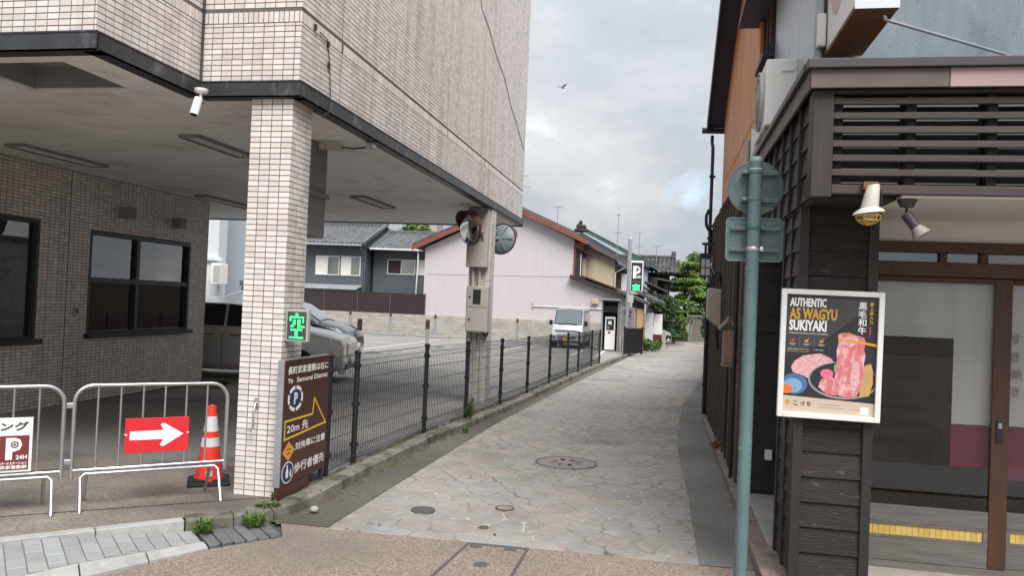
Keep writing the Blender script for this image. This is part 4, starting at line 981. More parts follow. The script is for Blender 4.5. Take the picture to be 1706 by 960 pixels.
MB().box(-.3, .5, 0, .5, 0, .8).build('counter_body', 'door_wood', t); MB().box(-.34, .54, -.03, .53, .8, .84).build('counter_top', 'door_wood', t); MB().box(-.05, .02, 0, .06, .84, 1.9).build('post', 'door_wood', t)
# projecting box sign with stay rod
t = thing('box_sign', 'white box sign with rusty brown underside projecting above the lattice', 'sign', (1.19, 5.55, 3.62))
MB().box(-.122, .122, -.45, .46, .028, 1.2).build('case', 'ac_white', t, bevel=.008)
MB().box(-.125, .125, -.455, .47, 0, .027).build('bottom_plate', 'rust', t)
sp = Pl((-.123, .44, .05), (0, -1, 0), (0, 0, 1)); sp.poly([(.1+.22*math.cos(a*PI/16)*1.0+.22, .45+.32*math.sin(a*PI/16)) for a in range(32)], 0, .002).build('printed_shape', 'sign_pink', t)
MB().box(-.128, .128, -.46, -.452, 0, .06).build('edge_trim', 'aluminium', t)
MB().tube([(1.275-1.19, 5.24-5.55, -.02), (2.34-1.19, 5.97-5.55, -.06)], .011, 8).build('stay_rod', 'galvanised', t, smooth=60)
MB().tube([(1.275-1.19, 5.24-5.55, -.02), (1.262-1.19, 5.22-5.55, .01), (1.262-1.19, 5.22-5.55, .03)], .012, 8).build('eye_bolt', 'galvanised', t)
# fittings on the front
t = thing('conduit', 'white plastic cable conduit on the corner post of the upper wall', 'pipe', (1.03, 6.0, 3.62))
MB().box(-.03, .03, -.03, .03, .06, .30).build('pipe', 'ac_white', t, bevel=.012); MB().tube([(0, 0, .06), (.01, -.01, 0), (.03, 0, -.05)], .008, 6).build('cable', 'print_black', t); MB().tube([(.02, 0, .3), (.05, .01, .6), (.03, .02, 1.2)], .006, 6).build('cable', 'print_black', t)
t = thing('wall_lamp', 'weathered enamel lamp with yellow wire guard below the dark lattice', 'lamp', (1.165, 4.985, 2.50))
MB().box(-.05, .035, -.03, .01, .0, .045).build('bracket', 'rust', t, bevel=.004)
MB().lathe([(.034, .02), (.038, .0), (.05, -.11), (.045, -.125)], 20, (-.005, -.06, 0), (Vector((1, 0, .12)), Vector((0, 1, 0)), Vector((.14, .05, 1)))).build('socket', 'lamp_enamel', t, smooth=50)
MB().lathe([(.045, -.11), (.082, -.135), (.088, -.148), (.078, -.15), (.04, -.13)], 24, (-.005, -.06, 0), (Vector((1, 0, .12)), Vector((0, 1, 0)), Vector((.14, .05, 1)))).build('shade', 'lamp_enamel', t, smooth=50)
gd = MB(); c0_ = Vector((-.027, -.068, -.15))
for r, z in ((.068, -.012), (.055, -.04), (.028, -.058)): gd.tube([c0_+Vector((r*math.cos(a*PI/10), r*math.sin(a*PI/10), z)) for a in range(20)], .0045, 5, True)
for a in range(6):
    gd.tube([c0_+Vector((r*math.cos(a*PI/3), r*math.sin(a*PI/3), z)) for r, z in ((.07, .0), (.064, -.03), (.04, -.054), (.0, -.066))], .004, 5)
gd.build('wire_guard', 'lamp_yellow', t, smooth=60)
MB().ball(c0_+Vector((0, 0, -.01)), .038, 12, 8).build('bulb', 'bulb', t, smooth=60)
MB().tube([(.035, -.01, .02), (.05, -.03, -.02), (.052, -.03, -.14), (.035, -.02, -.22)], .006, 6).build('cable', 'print_black', t)
t = thing('spotlight', 'dark spotlight hanging from the white soffit over the door', 'lamp', (1.395, 5.10, 2.462))
MB().lathe([(.055, 0), (.055, -.006), (.038, -.045), (0, -.045)][::-1], 20).build('canopy', 'trim_dark', t, smooth=40)
MB().cyl((0, 0, -.04), (0, 0, -.10), .009, n=8).build('stem', 'trim_dark', t)
ax_ = Vector((.56, -.15, -.82)).normalized(); q = Vector((-.005, 0, -.085))
MB().cyl(q, q+ax_*.10, .032, n=16).build('lamp_body', 'trim_dark', t, smooth=50)
MB().cyl(q+ax_*.098, q+ax_*.155, .03, .056, 20).build('bulb', 'bulb_grey', t, smooth=50)
MB().cyl(q+ax_*.1552, q+ax_*.160, .054, .05, 20).build('bulb_face', 'bulb', t, smooth=50)
t = thing('air_conditioner', 'white air conditioner outdoor unit on the small roof beside orange planks', 'air conditioner', (.90, 7.3, 3.30))
MB().box(-.14, .16, -.40, .40, .02, .58).build('case', 'ac_white', t, bevel=.012)
MB().box(-.02, .08, -.412, -.40, .47, .495).build('handle', 'ac_white', t, bevel=.004)
gr = MB(); axx = (Vector((0, 1, 0)), Vector((0, 0, 1)), Vector((-1, 0, 0)))
for r in (.06, .11, .16, .21, .245): gr.tube([Vector((-.165-.02*(1-r/.25), -.06+r*math.cos(a*PI/14), .30+r*math.sin(a*PI/14))) for a in range(28)], .006, 4, True)
for a in range(8): gr.tube([Vector((-.185, -.06, .30)), Vector((-.150, -.06+.25*math.cos(a*PI/4), .30+.25*math.sin(a*PI/4)))], .005, 4)
gr.lathe([(.255, 0), (.255, .03), (.24, .03), (.24, 0)], 28, (-.14, -.06, .30), axx)
gr.build('fan_grille', 'ac_grille', t, smooth=50)
MB().lathe([(.24, 0), (0, .002)], 28, (-.142, -.06, .30), axx).build('fan_disc', 'print_grey', t)
for y in (-.28, .28): MB().box(-.13, .15, y-.03, y+.03, -.04, .02).build('foot', 'print_grey', t)
t = thing('pipe_duct', 'white pipe covers rising beside the air conditioner', 'pipe', (.80, 8.1, 3.25))
MB().tube([(0, 0, -.05), (0.0, 0, .3)], .03, 8).build('pipe', 'ac_white', t, smooth=60); MB().tube([(-.02, .42, -.05), (-.02, .42, .28)], .028, 8).build('pipe', 'ac_grille', t, smooth=60)
# lane side fittings
t = thing('downpipe', 'dark navy downpipe at the far corner of the orange plank wall', 'pipe', (.735, 14.55, G(14.5)+LZ))
MB().tube([(.0, .42, 5.14), (.0, .40, 5.0), (.0, .06, 4.85), (0, 0, 4.72), (0, 0, 0.03)], .031, 10).build('pipe', 'navy_metal', t, smooth=60)
for z in (.6, 1.9, 3.2, 4.3): MB().box(-.046, .06, -.046, .046, z, z+.03).build('pipe_clip', 'navy_metal', t)
MB().tube([(-.02, -.02, 3.35), (-.07, -.04, 3.45), (-.075, -.04, 3.6), (-.03, -.02, 3.72)], .03, 8).build('elbow', 'navy_metal', t, smooth=60)
t = thing('conduit', 'thin black conduit running down the boarded lane wall', 'pipe', (.742, 8.75, -.05))
MB().cyl((0, 0, 0), (0, 0, 2.9), .017, n=8).build('pipe', 'print_black', t, smooth=60)
for z in (.5, 1.5, 2.5): MB().box(-.022, .03, -.022, .022, z, z+.02).build('pipe_clip', 'print_black', t)
t = thing('meter_box', 'tall beige plastic meter box on the dark lane wall', 'meter box', (.68, 11.6, 1.50))
bb = MB(); bb.prism([(-.10, -.14, .14), (.10, -.14, .0), (.10, -.14, .55), (-.085, -.14, .57), (-.10, -.14, .54)], (0, .3, 0)); bb.build('case', 'beige_plastic', t, bevel=.02)
MB().box(-.078, .078, -.146, -.141, .17, .53).build('cover', 'beige_plastic', t, bevel=.006)
for k in range(3): MB().tube([(-.05+.04*k, 0, .56), (-.055+.05*k, .02, .70), (.02+.02*k, .05, .80), (.08, .08, .74), (.10, .1, .6)], .016, 6).build('cable', 'print_black', t, smooth=60)
MB().tube([(.05, 0, .02), (.05, 0, -.12), (.08, .02, -.3)], .02, 6).build('cable', 'print_black', t, smooth=60)
t = thing('notice_box', 'small wooden box with pitched roof fixed to the boarded lane wall', 'box', (.70, 9.1, 1.14))
MB().box(-.055, .06, -.09, .10, .04, .40).build('case', 'cardboard_wood', t, bevel=.003)
MB().box(-.043, .05, -.096, -.091, .06, .39).build('door', 'cardboard_wood', t)
for sx in (-1, 1): MB().obox((sx*.048, -.01, .475), (.062, 0, -sx*.068), (0, .125, 0), (sx*.006, 0, .006)).build('roof', 'cardboard_wood', t)
MB().box(-.06, .065, -.10, .11, .0, .035).build('ledge', 'cardboard_wood', t)
MB().cyl((.0, .02, -.9), (.0, .02, 0), .014, n=6).build('cable', 'print_black', t)
t = thing('lantern', 'small square white lantern on a bracket high over the lane', 'lantern', (.62, 13.4, 2.32))
MB().box(-.075, .075, -.075, .075, .0, .27).build('shade', 'white_paint', t)
f = MB()
for sx in (-1, 1):
    for sy in (-1, 1): f.box(sx*.078-.008, sx*.078+.008, sy*.078-.008, sy*.078+.008, -.01, .29)
f.box(-.088, .088, -.088, .088, .28, .36); f.box(-.085, .085, -.085, .085, -.02, .0); f.box(-.08, .08, -.081, -.077, .12, .135); f.box(-.006, .006, -.081, -.077, 0, .28)
f.box(-.02, .02, -.02, .02, .36, .5); f.box(-.06, .25, -.02, .02, .5, .54); f.build('frame', 'navy_metal', t)
t = thing('service_box', 'weathered grey box on the far end of the dark lane wall', 'box', (.73, 13.7, 2.22))
MB().box(-.05, .09, 0, .5, 0, .42).build('case', 'grey_box', t, bevel=.01); MB().tube([(0, -.1, .30), (-.02, -.2, .25), (.05, -.3, .1)], .02, 6).build('bracket', 'aluminium', t, smooth=60)
# traffic sign seen from the back
t = thing('traffic_sign', 'pale green pole carrying a round sign and a plate seen from behind', 'traffic sign', (.56, 5.56, LZ))
MB().tube([(0, 0, 0), (.008, 0, 2.86)], .0435, 20).build('pole', 'pole_green', t, smooth=60)
MB().lathe([(.0445, 0), (.0445, .02), (.03, .035), (0, .038)], 20, (.008, 0, 2.855)).build('cap', 'sign_rail', t, smooth=50)
MB().lathe([(.0448, -.008), (.0448, .008)], 20, (.008, 0, 2.80)).build('band', 'white_paint', t, smooth=50)
dz = 2.60-LZ; axd = (Vector((1, 0, 0)), Vector((0, 0, 1)), Vector((0, -1, 0)))
d_ = MB().lathe([(.186, .0), (.186, .010), (.181, .012), (.178, .008), (0, .008)], 48, (.018, .085, dz), axd).build('sign_disc', 'sign_back', t, smooth=40)
for z in (.10, -.085):
    r = MB(); r.box(-.07, .165, .058, .075, dz+z-.011, dz+z+.011); r.box(-.07, .165, .050, .058, dz+z+.004, dz+z+.011); r.box(-.07, .165, .050, .058, dz+z-.011, dz+z-.004); r.build('rail', 'sign_rail', d_)
    MB().lathe([(.047, -.013), (.049, 0), (.047, .013)], 20, (.006, 0, dz+z)).build('clamp', 'pole_green', d_, smooth=50)
    MB().box(-.078, -.04, .02, .06, dz+z-.014, dz+z+.014).build('clamp_ear', 'pole_green', d_, bevel=.004); MB().cyl((-.06, .0, dz+z), (-.06, .02, dz+z), .008, n=8).build('bolt', 'sign_rail', d_)
zc = 2.245-LZ
p_ = [(-.165, -.13), (-.15, -.145), (.19, -.145), (.205, -.13), (.205, .13), (.19, .145), (-.15, .145), (-.165, .13)]
pl_ = MB().prism([(x, .080, zc+z) for x, z in p_], (0, .012, 0)).build('sign_plate', 'sign_back', t)
pr_ = MB(); pr_.tube([(x, .08, zc+z) for x, z in p_], .006, 6, True); pr_.build('plate_edge', 'sign_rail', pl_, smooth=60)
for z, mt in ((.075, 'green_clamp'), (-.07, 'galvanised')):
    r = MB(); r.box(-.14, .185, .058, .075, zc+z-.009, zc+z+.009); r.box(-.14, .185, .050, .058, zc+z+.003, zc+z+.009); r.box(-.14, .185, .050, .058, zc+z-.009, zc+z-.003); r.build('rail', 'sign_rail', pl_)
    MB().lathe([(.0465, -.014), (.049, -.010), (.049, .010), (.0465, .014)], 20, (.005, 0, zc+z)).build('clamp', mt, pl_, smooth=50)
    MB().box(.045, .075, -.012, .03, zc+z-.014, zc+z+.014).build('clamp_ear', mt, pl_, bevel=.004)
# framed poster on the pier
t = thing('poster', 'white framed dark food poster advertising sukiyaki on the timber pier', 'poster', (1.06, 5.478, 1.495))
t.rotation_euler = (math.radians(.6), math.radians(.35), 0)
PW, PH = .315, .418
for x0, x1, z0, z1 in ((-PW, -PW+.034, -PH, PH), (PW-.034, PW, -PH, PH), (-PW+.034, PW-.034, -PH, -PH+.034), (-PW+.034, PW-.034, PH-.034, PH)): MB().box(x0, x1, -.042, 0, z0, z1).build('frame', 'white_paint', t, bevel=.004)
MB().box(-PW+.02, PW-.02, -.02, -.001, -PH+.02, PH-.02).build('backing', 'poster_black', t)
w_, h_ = 2*(PW-.034), 2*(PH-.034)
pp = Pl((-PW+.034, -.0205, -PH+.034), (1, 0, 0), (0, 0, 1))     # drawing plane: u right 0..w_, v up 0..h_
U = lambda px: (px-120)/(704-120)*w_
Vv = lambda py: h_-(py-88)/(865-88)*h_
def shape(pts, k, mat, name): return pp.poly([(min(max(U(x), 0), w_), min(max(Vv(y), 0), h_)) for x, y in pts], k*.0004, k*.0004+.0005).build(name, mat, t)
def oval(cx, cy, rx, ry, k, mat, name, n=36): return shape([(cx+rx*math.cos(2*PI*i/n), cy+ry*math.sin(2*PI*i/n)) for i in range(n)], k, mat, name)
shape([(120, 88), (704, 88), (704, 100), (330, 420), (120, 480)], 1, 'poster_shade', 'printed_shape')
shape([(120, 757), (704, 780), (704, 865), (120, 865)], 1, 'poster_cream', 'printed_band')
shape([(165, 570), (185, 530), (240, 490), (350, 470), (420, 500), (438, 525), (380, 560), (300, 600), (280, 640), (230, 615), (180, 605)], 2, 'meat_pale', 'printed_meat')
oval(500, 640, 222, 122, 3, 'print_grey', 'printed_pan'); oval(502, 636, 212, 113, 4, 'poster_black', 'printed_pan')
shape([(620, 560), (640, 530), (672, 520), (684, 560), (690, 640), (668, 730), (610, 745), (600, 640)], 5, 'noodle', 'printed_mushroom')
shape([(345, 690), (360, 640), (420, 610), (455, 640), (470, 740), (400, 735)], 6, 'meat', 'printed_meat')
oval(396, 600, 42, 30, 7, 'flower_pink', 'printed_flower'); shape([(440, 545), (456, 530), (470, 560), (455, 590), (440, 580)], 6, 'print_green', 'printed_leaf')
shape([(456, 345), (480, 328), (530, 325), (570, 340), (620, 352), (634, 380), (625, 430), (636, 470), (628, 520), (630, 600), (615, 680), (590, 735), (540, 750), (480, 742), (452, 700), (446, 620), (458, 540), (452, 450), (462, 390)], 8, 'meat', 'printed_meat')
shape([(470, 360), (560, 345), (600, 380), (540, 420), (480, 400)], 9, 'meat_pale', 'printed_meat'); shape([(560, 500), (600, 520), (605, 650), (570, 720), (545, 640)], 9, 'meat_pale', 'printed_meat')
shape([(458, 362), (704, 392), (704, 410), (458, 372)], 10, 'print_orange', 'printed_chopstick')
oval(190, 680, 85, 68, 4, 'bowl_blue', 'printed_bowl'); oval(180, 690, 62, 48, 5, 'bowl_pale', 'printed_bowl'); oval(140, 716, 40, 30, 6, 'yolk', 'printed_yolk')
def ptext(body, px, py, pw, ph, mat, bold=0, name='lettering'):
    return text(body, mat, t, tuple(pp.p(U(px), Vv(py+ph), .0009)), (1, 0, 0), (0, 0, 1), w=pw/584*w_ if pw else None, h=ph/777*h_, bold=bold if body.isascii() else 0, fat=(.0016 if ph > 40 else 0) if body.isascii() else .0008*(ph > 15), name=name)
ptext('AUTHENTIC', 143, 112, 232, 55, 'print_white', .012); ptext('A5 WAGYU', 143, 178, 303, 72, 'print_gold', .018); ptext('SUKIYAKI', 143, 256, 238, 70, 'print_white', .018)
ptext('EXPERIENCE REAL WAGYU IN JAPAN', 143, 340, 250, 10, 'print_white', .01)
ptext('JAPANESE HOT POT ・ SUKIYAKI', 138, 446, 232, 9, 'print_white', .01); ptext('———————', 138, 464, 140, 3, 'print_gold')
for i, (cx, mt) in enumerate(((168, 'print_red'), (258, 'print_gold'), (353, 'print_gold'))):
    oval(cx, 394, 13, 9, 3, mt, 'printed_icon'); shape([(cx+2, 386), (cx+16, 370), (cx+19, 372), (cx+6, 388)], 3, mt, 'printed_icon')
    ptext('———', cx-22, 412, 44, 2, 'print_white'); ptext('———', cx-15, 420, 30, 2, 'print_white')
    if i: shape([(cx-46, 365), (cx-44.5, 365), (cx-44.5, 430), (cx-46, 430)], 3, 'print_grey', 'printed_line')
for ch, y in zip('黒毛和牛', (124, 178, 232, 284)): ptext(ch, 582, y, 50, 47, 'print_white', .02)
for i, ch in enumerate('最上級A5'): ptext(ch, 652, 124+29*i, 22, 22, 'print_gold', .0)
shape([(654, 282), (662, 282), (662, 334), (654, 334)], 3, 'print_red', 'printed_seal')
for ch, x in zip('こづち', (192, 236, 276)): ptext(ch, x, 792, 26, 28, 'print_black')
oval(153, 800, 15, 17, 3, 'print_gold', 'printed_emblem'); ptext('————————————', 350, 803, 130, 2.5, 'print_grey'); ptext('—————————————', 350, 822, 160, 2.5, 'print_grey'); ptext('instagram'.replace('instagram', '———'), 552, 824, 55, 2.5, 'print_grey')
shape([(618, 805), (668, 807), (668, 853), (618, 851)], 3, 'print_white', 'printed_square')
# ------------------------------------------------------------------ mesh fence along the lane
FP = [(-3.14, 7.22), (-3.13, 7.88), (-3.05, 10.1), (-2.93, 11.85), (-2.815, 13.9), (-2.735, 16.25), (-2.66, 18.95), (-2.53, 21.45), (-2.42, 23.2), (-2.28, 25.9), (-2.14, 27.4)]
fen = thing('mesh_fence', 'long black wire mesh fence with round posts along the stone lane', 'fence', (-2.8, 15, 0), world=True)
FH = 1.15
for i, (x, y) in enumerate(FP):
    z = G(y); p = MB().tube([(x, y, z-.05), (x, y, z+FH)], .030 if i else .022, 12); p.lathe([(.036, FH-.005), (.038, FH+.015), (.02, FH+.032), (0, FH+.034)], 12, (x, y, z))
    for h in (.2, .62, 1.02): p.lathe([(.042, h-.02), (.042, h+.02)], 10, (x, y, z))
    p.build('post', 'fence_black', fen, smooth=50)
for (xa, ya), (xb, yb) in zip(FP[:-1], FP[1:]):
    A, B = Vector((xa, ya, G(ya))), Vector((xb, yb, G(yb))); d_ = B-A; n = max(2, int(d_.length/.06)); t_ = d_.normalized(); s_ = Vector((t_.y, -t_.x, 0)); m_ = MB(); R = .0030 if ya < 18 else .0036
    for k in range(1, n):
        c = A+d_*k/n; m_.tube([c+Vector((0, 0, .10)), c+Vector((0, 0, FH-.14)), c+s_*.045+Vector((0, 0, FH-.07)), c+Vector((0, 0, FH-.01))], R, 3)
        m_.tube([c+Vector((0, 0, .17)), c+s_*.04+Vector((0, 0, .10)), c+Vector((0, 0, .04))], R, 3)
    for h, off in ((.04, 0), (.10, .04), (.17, 0), (.34, 0), (.52, 0), (.70, 0), (.88, 0), (FH-.14, 0), (FH-.07, .047), (FH-.01, 0)):
        m_.tube([A+s_*off+Vector((0, 0, h)), B+s_*off+Vector((0, 0, h))], R*1.25, 4)
    m_.build('mesh_panel', 'fence_black', fen)

# ------------------------------------------------------------------ brown direction sign beside the pillar
S0, S1, SX, SZ0, SZ1 = 6.19, 7.11, -3.10, .12, 1.175
sg = thing('direction_sign', 'dark brown sign board with yellow arrow between tiled pillar and fence', 'sign', (SX, 6.65, 0), world=True)
MB().box(SX-.05, SX, S0, S1, SZ0, SZ1).build('board', 'sign_brown', sg, bevel=.003)
MB().box(SX-.055, SX+.004, S0-.012, S0-.0005, SZ0, SZ1+.004).build('frame', 'galvanised', sg); MB().box(SX-.055, SX+.003, S0, S1, SZ1+.0005, SZ1+.008).build('frame', 'galvanised', sg)
MB().box(SX-.045, SX-.008, S0+.0, S1-.35, .0, SZ0).build('kickboard', 'sign_brown', sg)
for y in (S0+.02, S1-.05): MB().box(SX-.05, SX-.015, y, y+.04, -.06, SZ0-.001).build('leg', 'trim_dark', sg)
pl = Pl((SX+.0006, S0, SZ1), (0, 1, 0), (0, 0, 1)); SW, SH = S1-S0, SZ1-SZ0
def su(u, v): return (u*SW, -v*SH)
def stext(body, u, v, w, h, mat='print_white', bold=0, fat=.0022): return text(body, mat, sg, tuple(pl.p(u*SW, -(v+h)*SH)), (0, 1, 0), (0, 0, 1), w=w*SW, h=h*SH, bold=bold, fat=fat)
stext('長町武家屋敷は右に', .07, .050, .88, .062); stext('T', .075, .148, .05, .036); stext('o', .13, .155, .045, .029); stext('Samurai', .255, .145, .34, .039); stext('District', .635, .145, .31, .039)
cu_, cv_, ra, rb = .245*SW, -.315*SH, .155*SW, .105*SH
for k in range(6): pl.ring(cu_, cv_, ra, rb, .030, .0003, .0016, a0=k*PI/3+.13+PI/6, a1=(k+1)*PI/3-.08+PI/6, n=6).build('printed_ring', 'print_white', sg)
pl.ell(cu_, cv_, ra-.036, rb-.036, .0003, .0014).build('printed_disc', 'print_navy', sg)
text('P', 'print_white', sg, tuple(pl.p(cu_-.031, cv_-.052, .0016)), (0, 1, 0), (0, 0, 1), w=.07, h=.104, bold=.03)
ar = [(.045, .478), (.625, .478), (.655, .335), (.965, .60), (.045, .64)]
def outline(pts, wdt, mat, name):
    P_ = [Vector(su(*p)) for p in pts]; c = sum(P_, Vector((0, 0)))/len(P_); n = len(P_); m_ = MB(); inn = []
    for i in range(n):
        a, b, c_ = P_[i-1], P_[i], P_[(i+1) % n]; d1, d2 = (b-a).normalized(), (c_-b).normalized(); n1, n2 = Vector((d1.y, -d1.x)), Vector((d2.y, -d2.x))
        bis = (n1+n2); bis = bis/max(.25, bis.length_squared)*2
        inn.append(b+bis*wdt)
    for i in range(n):
        q = [P_[i], P_[(i+1) % n], inn[(i+1) % n], inn[i]]; pl.poly([(v.x, v.y) for v in q], .0003, .0016, m_)
    m_.build(name, mat, sg)
outline(ar, .017, 'print_yellow', 'printed_arrow')
stext('20m 先', .10, .515, .44, .075)
dm = [(.14, .655), (.265, .735), (.14, .815), (.015, .735)]; dm = [(u*1.0+.01, v) for u, v in dm]
pl.poly([su(*p) for p in dm], .0003, .0014).build('printed_diamond', 'print_orange', sg)
for v in (.718, .752): pl.poly([su(.11, v-.004), su(.19, v-.004), su(.19, v+.004), su(.11, v+.004)], .0015, .002).build('printed_arrow', 'print_black', sg)
stext('対向車に注意', .285, .685, .66, .062)
pl.ell(.15*SW, -.905*SH, .118*SW, .088*SH, .0003, .0012).build('printed_disc', 'print_white', sg); pl.ell(.15*SW, -.905*SH, .105*SW, .078*SH, .0013, .0018).build('printed_disc', 'print_navy', sg)
for du, s in ((-.012, 1.0), (.052, .62)):
    m_ = MB(); b0 = -.905*SH-.045; u0 = .15*SW+du
    pl.ell(u0, b0+.098*s+(1-s)*.0, .012*s, .012*s, .0019, .0024, 12, m_); pl.poly([(u0-.020*s, b0), (u0+.020*s, b0), (u0+.024*s, b0+.045*s), (u0+.010*s, b0+.085*s), (u0-.010*s, b0+.085*s), (u0-.026*s, b0+.045*s)], .0019, .0024, m_)
    m_.build('printed_figure', 'print_white', sg)
stext('歩行者優先', .285, .855, .66, .08)

# ------------------------------------------------------------------ barriers and cone
def barrier(label, loc, rotz, ln):
    t = thing('crowd_barrier', label, 'barrier', loc, rotz, 'silver barriers across the garage entrance')
    H, zb, r, R = .955, .29, .0165, .13; pa = [(0, 0, .05)]
    pa = [(0, 0, .02), (0, 0, H-R)]+[(R-R*math.cos(a*PI/12), 0, H-R+R*math.sin(a*PI/12)) for a in range(1, 6)]+[(R, 0, H), (ln-R, 0, H)]+[(ln-R+R*math.sin(a*PI/12), 0, H-R+R*math.cos(a*PI/12)) for a in range(1, 6)]+[(ln, 0, H-R), (ln, 0, .02)]
    pa = [(x, 0, z) for x, y, z in pa]; pa[0] = (0, 0, .22); pa[-1] = (ln, 0, .22)
    MB().tube(pa, r, 10).build('frame', 'aluminium', t, smooth=60)
    MB().cyl((0, 0, zb), (ln, 0, zb), r*.9, n=10).build('bottom_rail', 'aluminium', t, smooth=60)
    n = 7
    for k in range(1, n): MB().cyl((ln*k/n, 0, zb), (ln*k/n, 0, H), .0085, n=8).build('bar', 'aluminium', t, smooth=60)
    for sy in (-1, 1):                                      # splayed leg loops, one on each side
        i = .06 if sy < 0 else .11
        MB().tube([(i, sy*.21, .0), (i, sy*.05, .235), (i+.03, sy*.028, .262), (ln-i-.03, sy*.028, .262), (ln-i, sy*.05, .235), (ln-i, sy*.21, .0)], .0135, 8).build('leg', 'aluminium', t, smooth=60)
    for z in (.36, .80):
        MB().box(-.055, -.005, -.012, .012, z-.02, z+.02).build('hook', 'aluminium', t, bevel=.004)
    return t
bd = (.74, .6726); br = math.atan2(bd[1], bd[0])
bA = barrier('silver barrier with red arrow panel next to the orange cone', (-4.50, 5.485, 0), br, 1.15)
bB = barrier('silver barrier with white parking panel, leftmost in the entrance', (-4.545-1.16*bd[0], 5.43-1.16*bd[1], 0), br, 1.16)
t = thing('arrow_sign', 'red panel with white right arrow hung on the silver barrier', 'sign', (-4.50, 5.485, 0), br)
MB().box(.365, .845, -.030, -.018, .405, .685).build('board', 'red', t, bevel=.002)
q = Pl((.365, -.0302, .405), (1, 0, 0), (0, 0, 1))
m_ = MB(); q.poly([(.035, .105), (.285, .103), (.262, .056), (.278, .046), (.292, .046), (.44, .140), (.292, .234), (.278, .234), (.262, .224), (.285, .177), (.035, .175)], 0, .001, m_); m_.build('printed_arrow', 'print_white', t)
for x in (.372, .838): MB().box(x-.008, x+.008, -.034, .015, .55, .56).build('cable_tie', 'print_white', t)
t = thing('parking_notice', 'white panel with parking logo tied to the leftmost barrier', 'sign', tuple(bB.location), br)
MB().box(.395, .96, -.030, -.020, .315, .725).build('board', 'white_paint', t, bevel=.002)
q = Pl((.395, -.0302, .315), (1, 0, 0), (0, 0, 1))
text('パーキング', 'print_black', t, tuple(q.p(.06, .315, .0005)), (1, 0, 0), (0, 0, 1), w=.475, h=.062, fat=.002)
q.rect(.355, .545, .015, .275, 0, .001).build('printed_square', 'print_maroon', t)
text('P', 'print_white', t, tuple(q.p(.395, .095, .0015)), (1, 0, 0), (0, 0, 1), w=.105, h=.165, bold=.07)
q.ell(.452, .208, .026, .026, .003, .0036, 20).build('printed_disc', 'print_maroon', t); m_ = MB()
for k in range(6): q.ell(.452+.013*math.cos(k*PI/3), .208+.013*math.sin(k*PI/3), .005, .005, .0037, .0041, 8, m_)
m_.build('printed_petals'.replace('petals', 'flower'), 'print_white', t)
text('24H', 'print_white', t, tuple(q.p(.462, .096, .0022)), (1, 0, 0), (0, 0, 1), w=.072, h=.032, bold=.03)
text('パークステーション', 'print_white', t, tuple(q.p(.365, .058, .0015)), (1, 0, 0), (0, 0, 1), w=.17, h=.020, fat=.0008); text('武家屋敷跡', 'print_white', t, tuple(q.p(.365, .026, .0015)), (1, 0, 0), (0, 0, 1), w=.17, h=.026, fat=.0008)
q.rect(.03, .30, .05, .26, 0, .001).build('printed_square', 'print_grey', t)
t = thing('traffic_cone', 'orange traffic cone with two white bands behind the barrier', 'traffic cone', (-3.995, 6.60, 0), .55)
MB().box(-.18, .18, -.18, .18, .0, .035).build('base', 'rubber', t, bevel=.012)
MB().box(-.125, .125, -.125, .125, .0352, .055).build('base_plate', 'rubber', t, bevel=.008)
zs = [.055, .335, .415, .47, .605, .70]; rr = lambda z: .118-(z-.055)*.130
for k, mt in enumerate(('cone_red', 'cone_white', 'cone_red', 'cone_white', 'cone_red')):
    a, b = zs[k], zs[k+1]; e = .0018 if mt == 'cone_white' else 0
    prof = [(rr(a)+e, a), (rr(b)+e, b)]
    if k == 0: prof = [(.128, .036), (.126, .06)]+prof
    if k == 4: prof = [(rr(a), a), (rr(b)+.002, b-.004), (rr(b)-.006, b), (rr(b)-.012, b-.01)]
    MB().lathe(prof, 32).build('band' if e else 'cone_body', mt, t, smooth=40)
MB().box(-.03, .03, -.126, -.12, .08, .13).build('sticker', 'sticker_grey', t)

# ------------------------------------------------------------------ weeds, moss and litter along the kerb
def weed(name, label, x, y, z, r, h, n, L_, mat='leaf', seed=1):
    R = random.Random(seed); m_ = MB()
    for i in range(n):
        a = R.uniform(0, 2*PI); rad = r*R.random()**.6; b = Vector((rad*.35*math.cos(a), rad*.35*math.sin(a), 0)); hh = h*R.uniform(.4, 1); tip = Vector((rad*math.cos(a), rad*math.sin(a), hh))
        mid = b.lerp(tip, .55)+Vector((0, 0, hh*.18)); s_ = Vector((-math.sin(a), math.cos(a), 0))*L_*R.uniform(.1, .2)
        m_.add([b, mid-s_, tip, mid+s_], [(0, 1, 2, 3)], 0, R.random())
        for k in range(2):
            c = b.lerp(tip, R.uniform(.3, .9)); a2 = R.uniform(0, 2*PI); d_ = Vector((math.cos(a2), math.sin(a2), R.uniform(-.1, .5)))*L_*R.uniform(.3, .6); w2 = Vector((-math.sin(a2), math.cos(a2), 0))*L_*.12
            m_.add([c, c+d_*.5-w2, c+d_, c+d_*.5+w2], [(0, 1, 2, 3)], 0, R.random())
    t = m_.build(name, mat); t.location = (x, y, z); return tag(t, label, 'plant')
weed('weed', 'bushy green weed at the kerb next to the pale pavers', -3.33, 5.47, -.085, .10, .13, 55, .07, seed=3)
weed('weed', 'green weed with ragged leaves at the kerb below the cone, right of bushy weed', -3.07, 5.74, -.085, .12, .13, 60, .08, seed=5)
weed('weed', 'low bright green weed patch on top of the kerb by the tiled pillar', -3.11, 6.03, .0, .13, .04, 90, .045, seed=6)
weed('weed', 'small green weed at the foot of the brown sign', -3.15, 6.22, 0, .05, .09, 24, .05, seed=8)
weed('weed', 'tall thin weed growing at the fence post near rear pillar', -2.80, 11.6, -.02, .08, .34, 34, .09, seed=9)
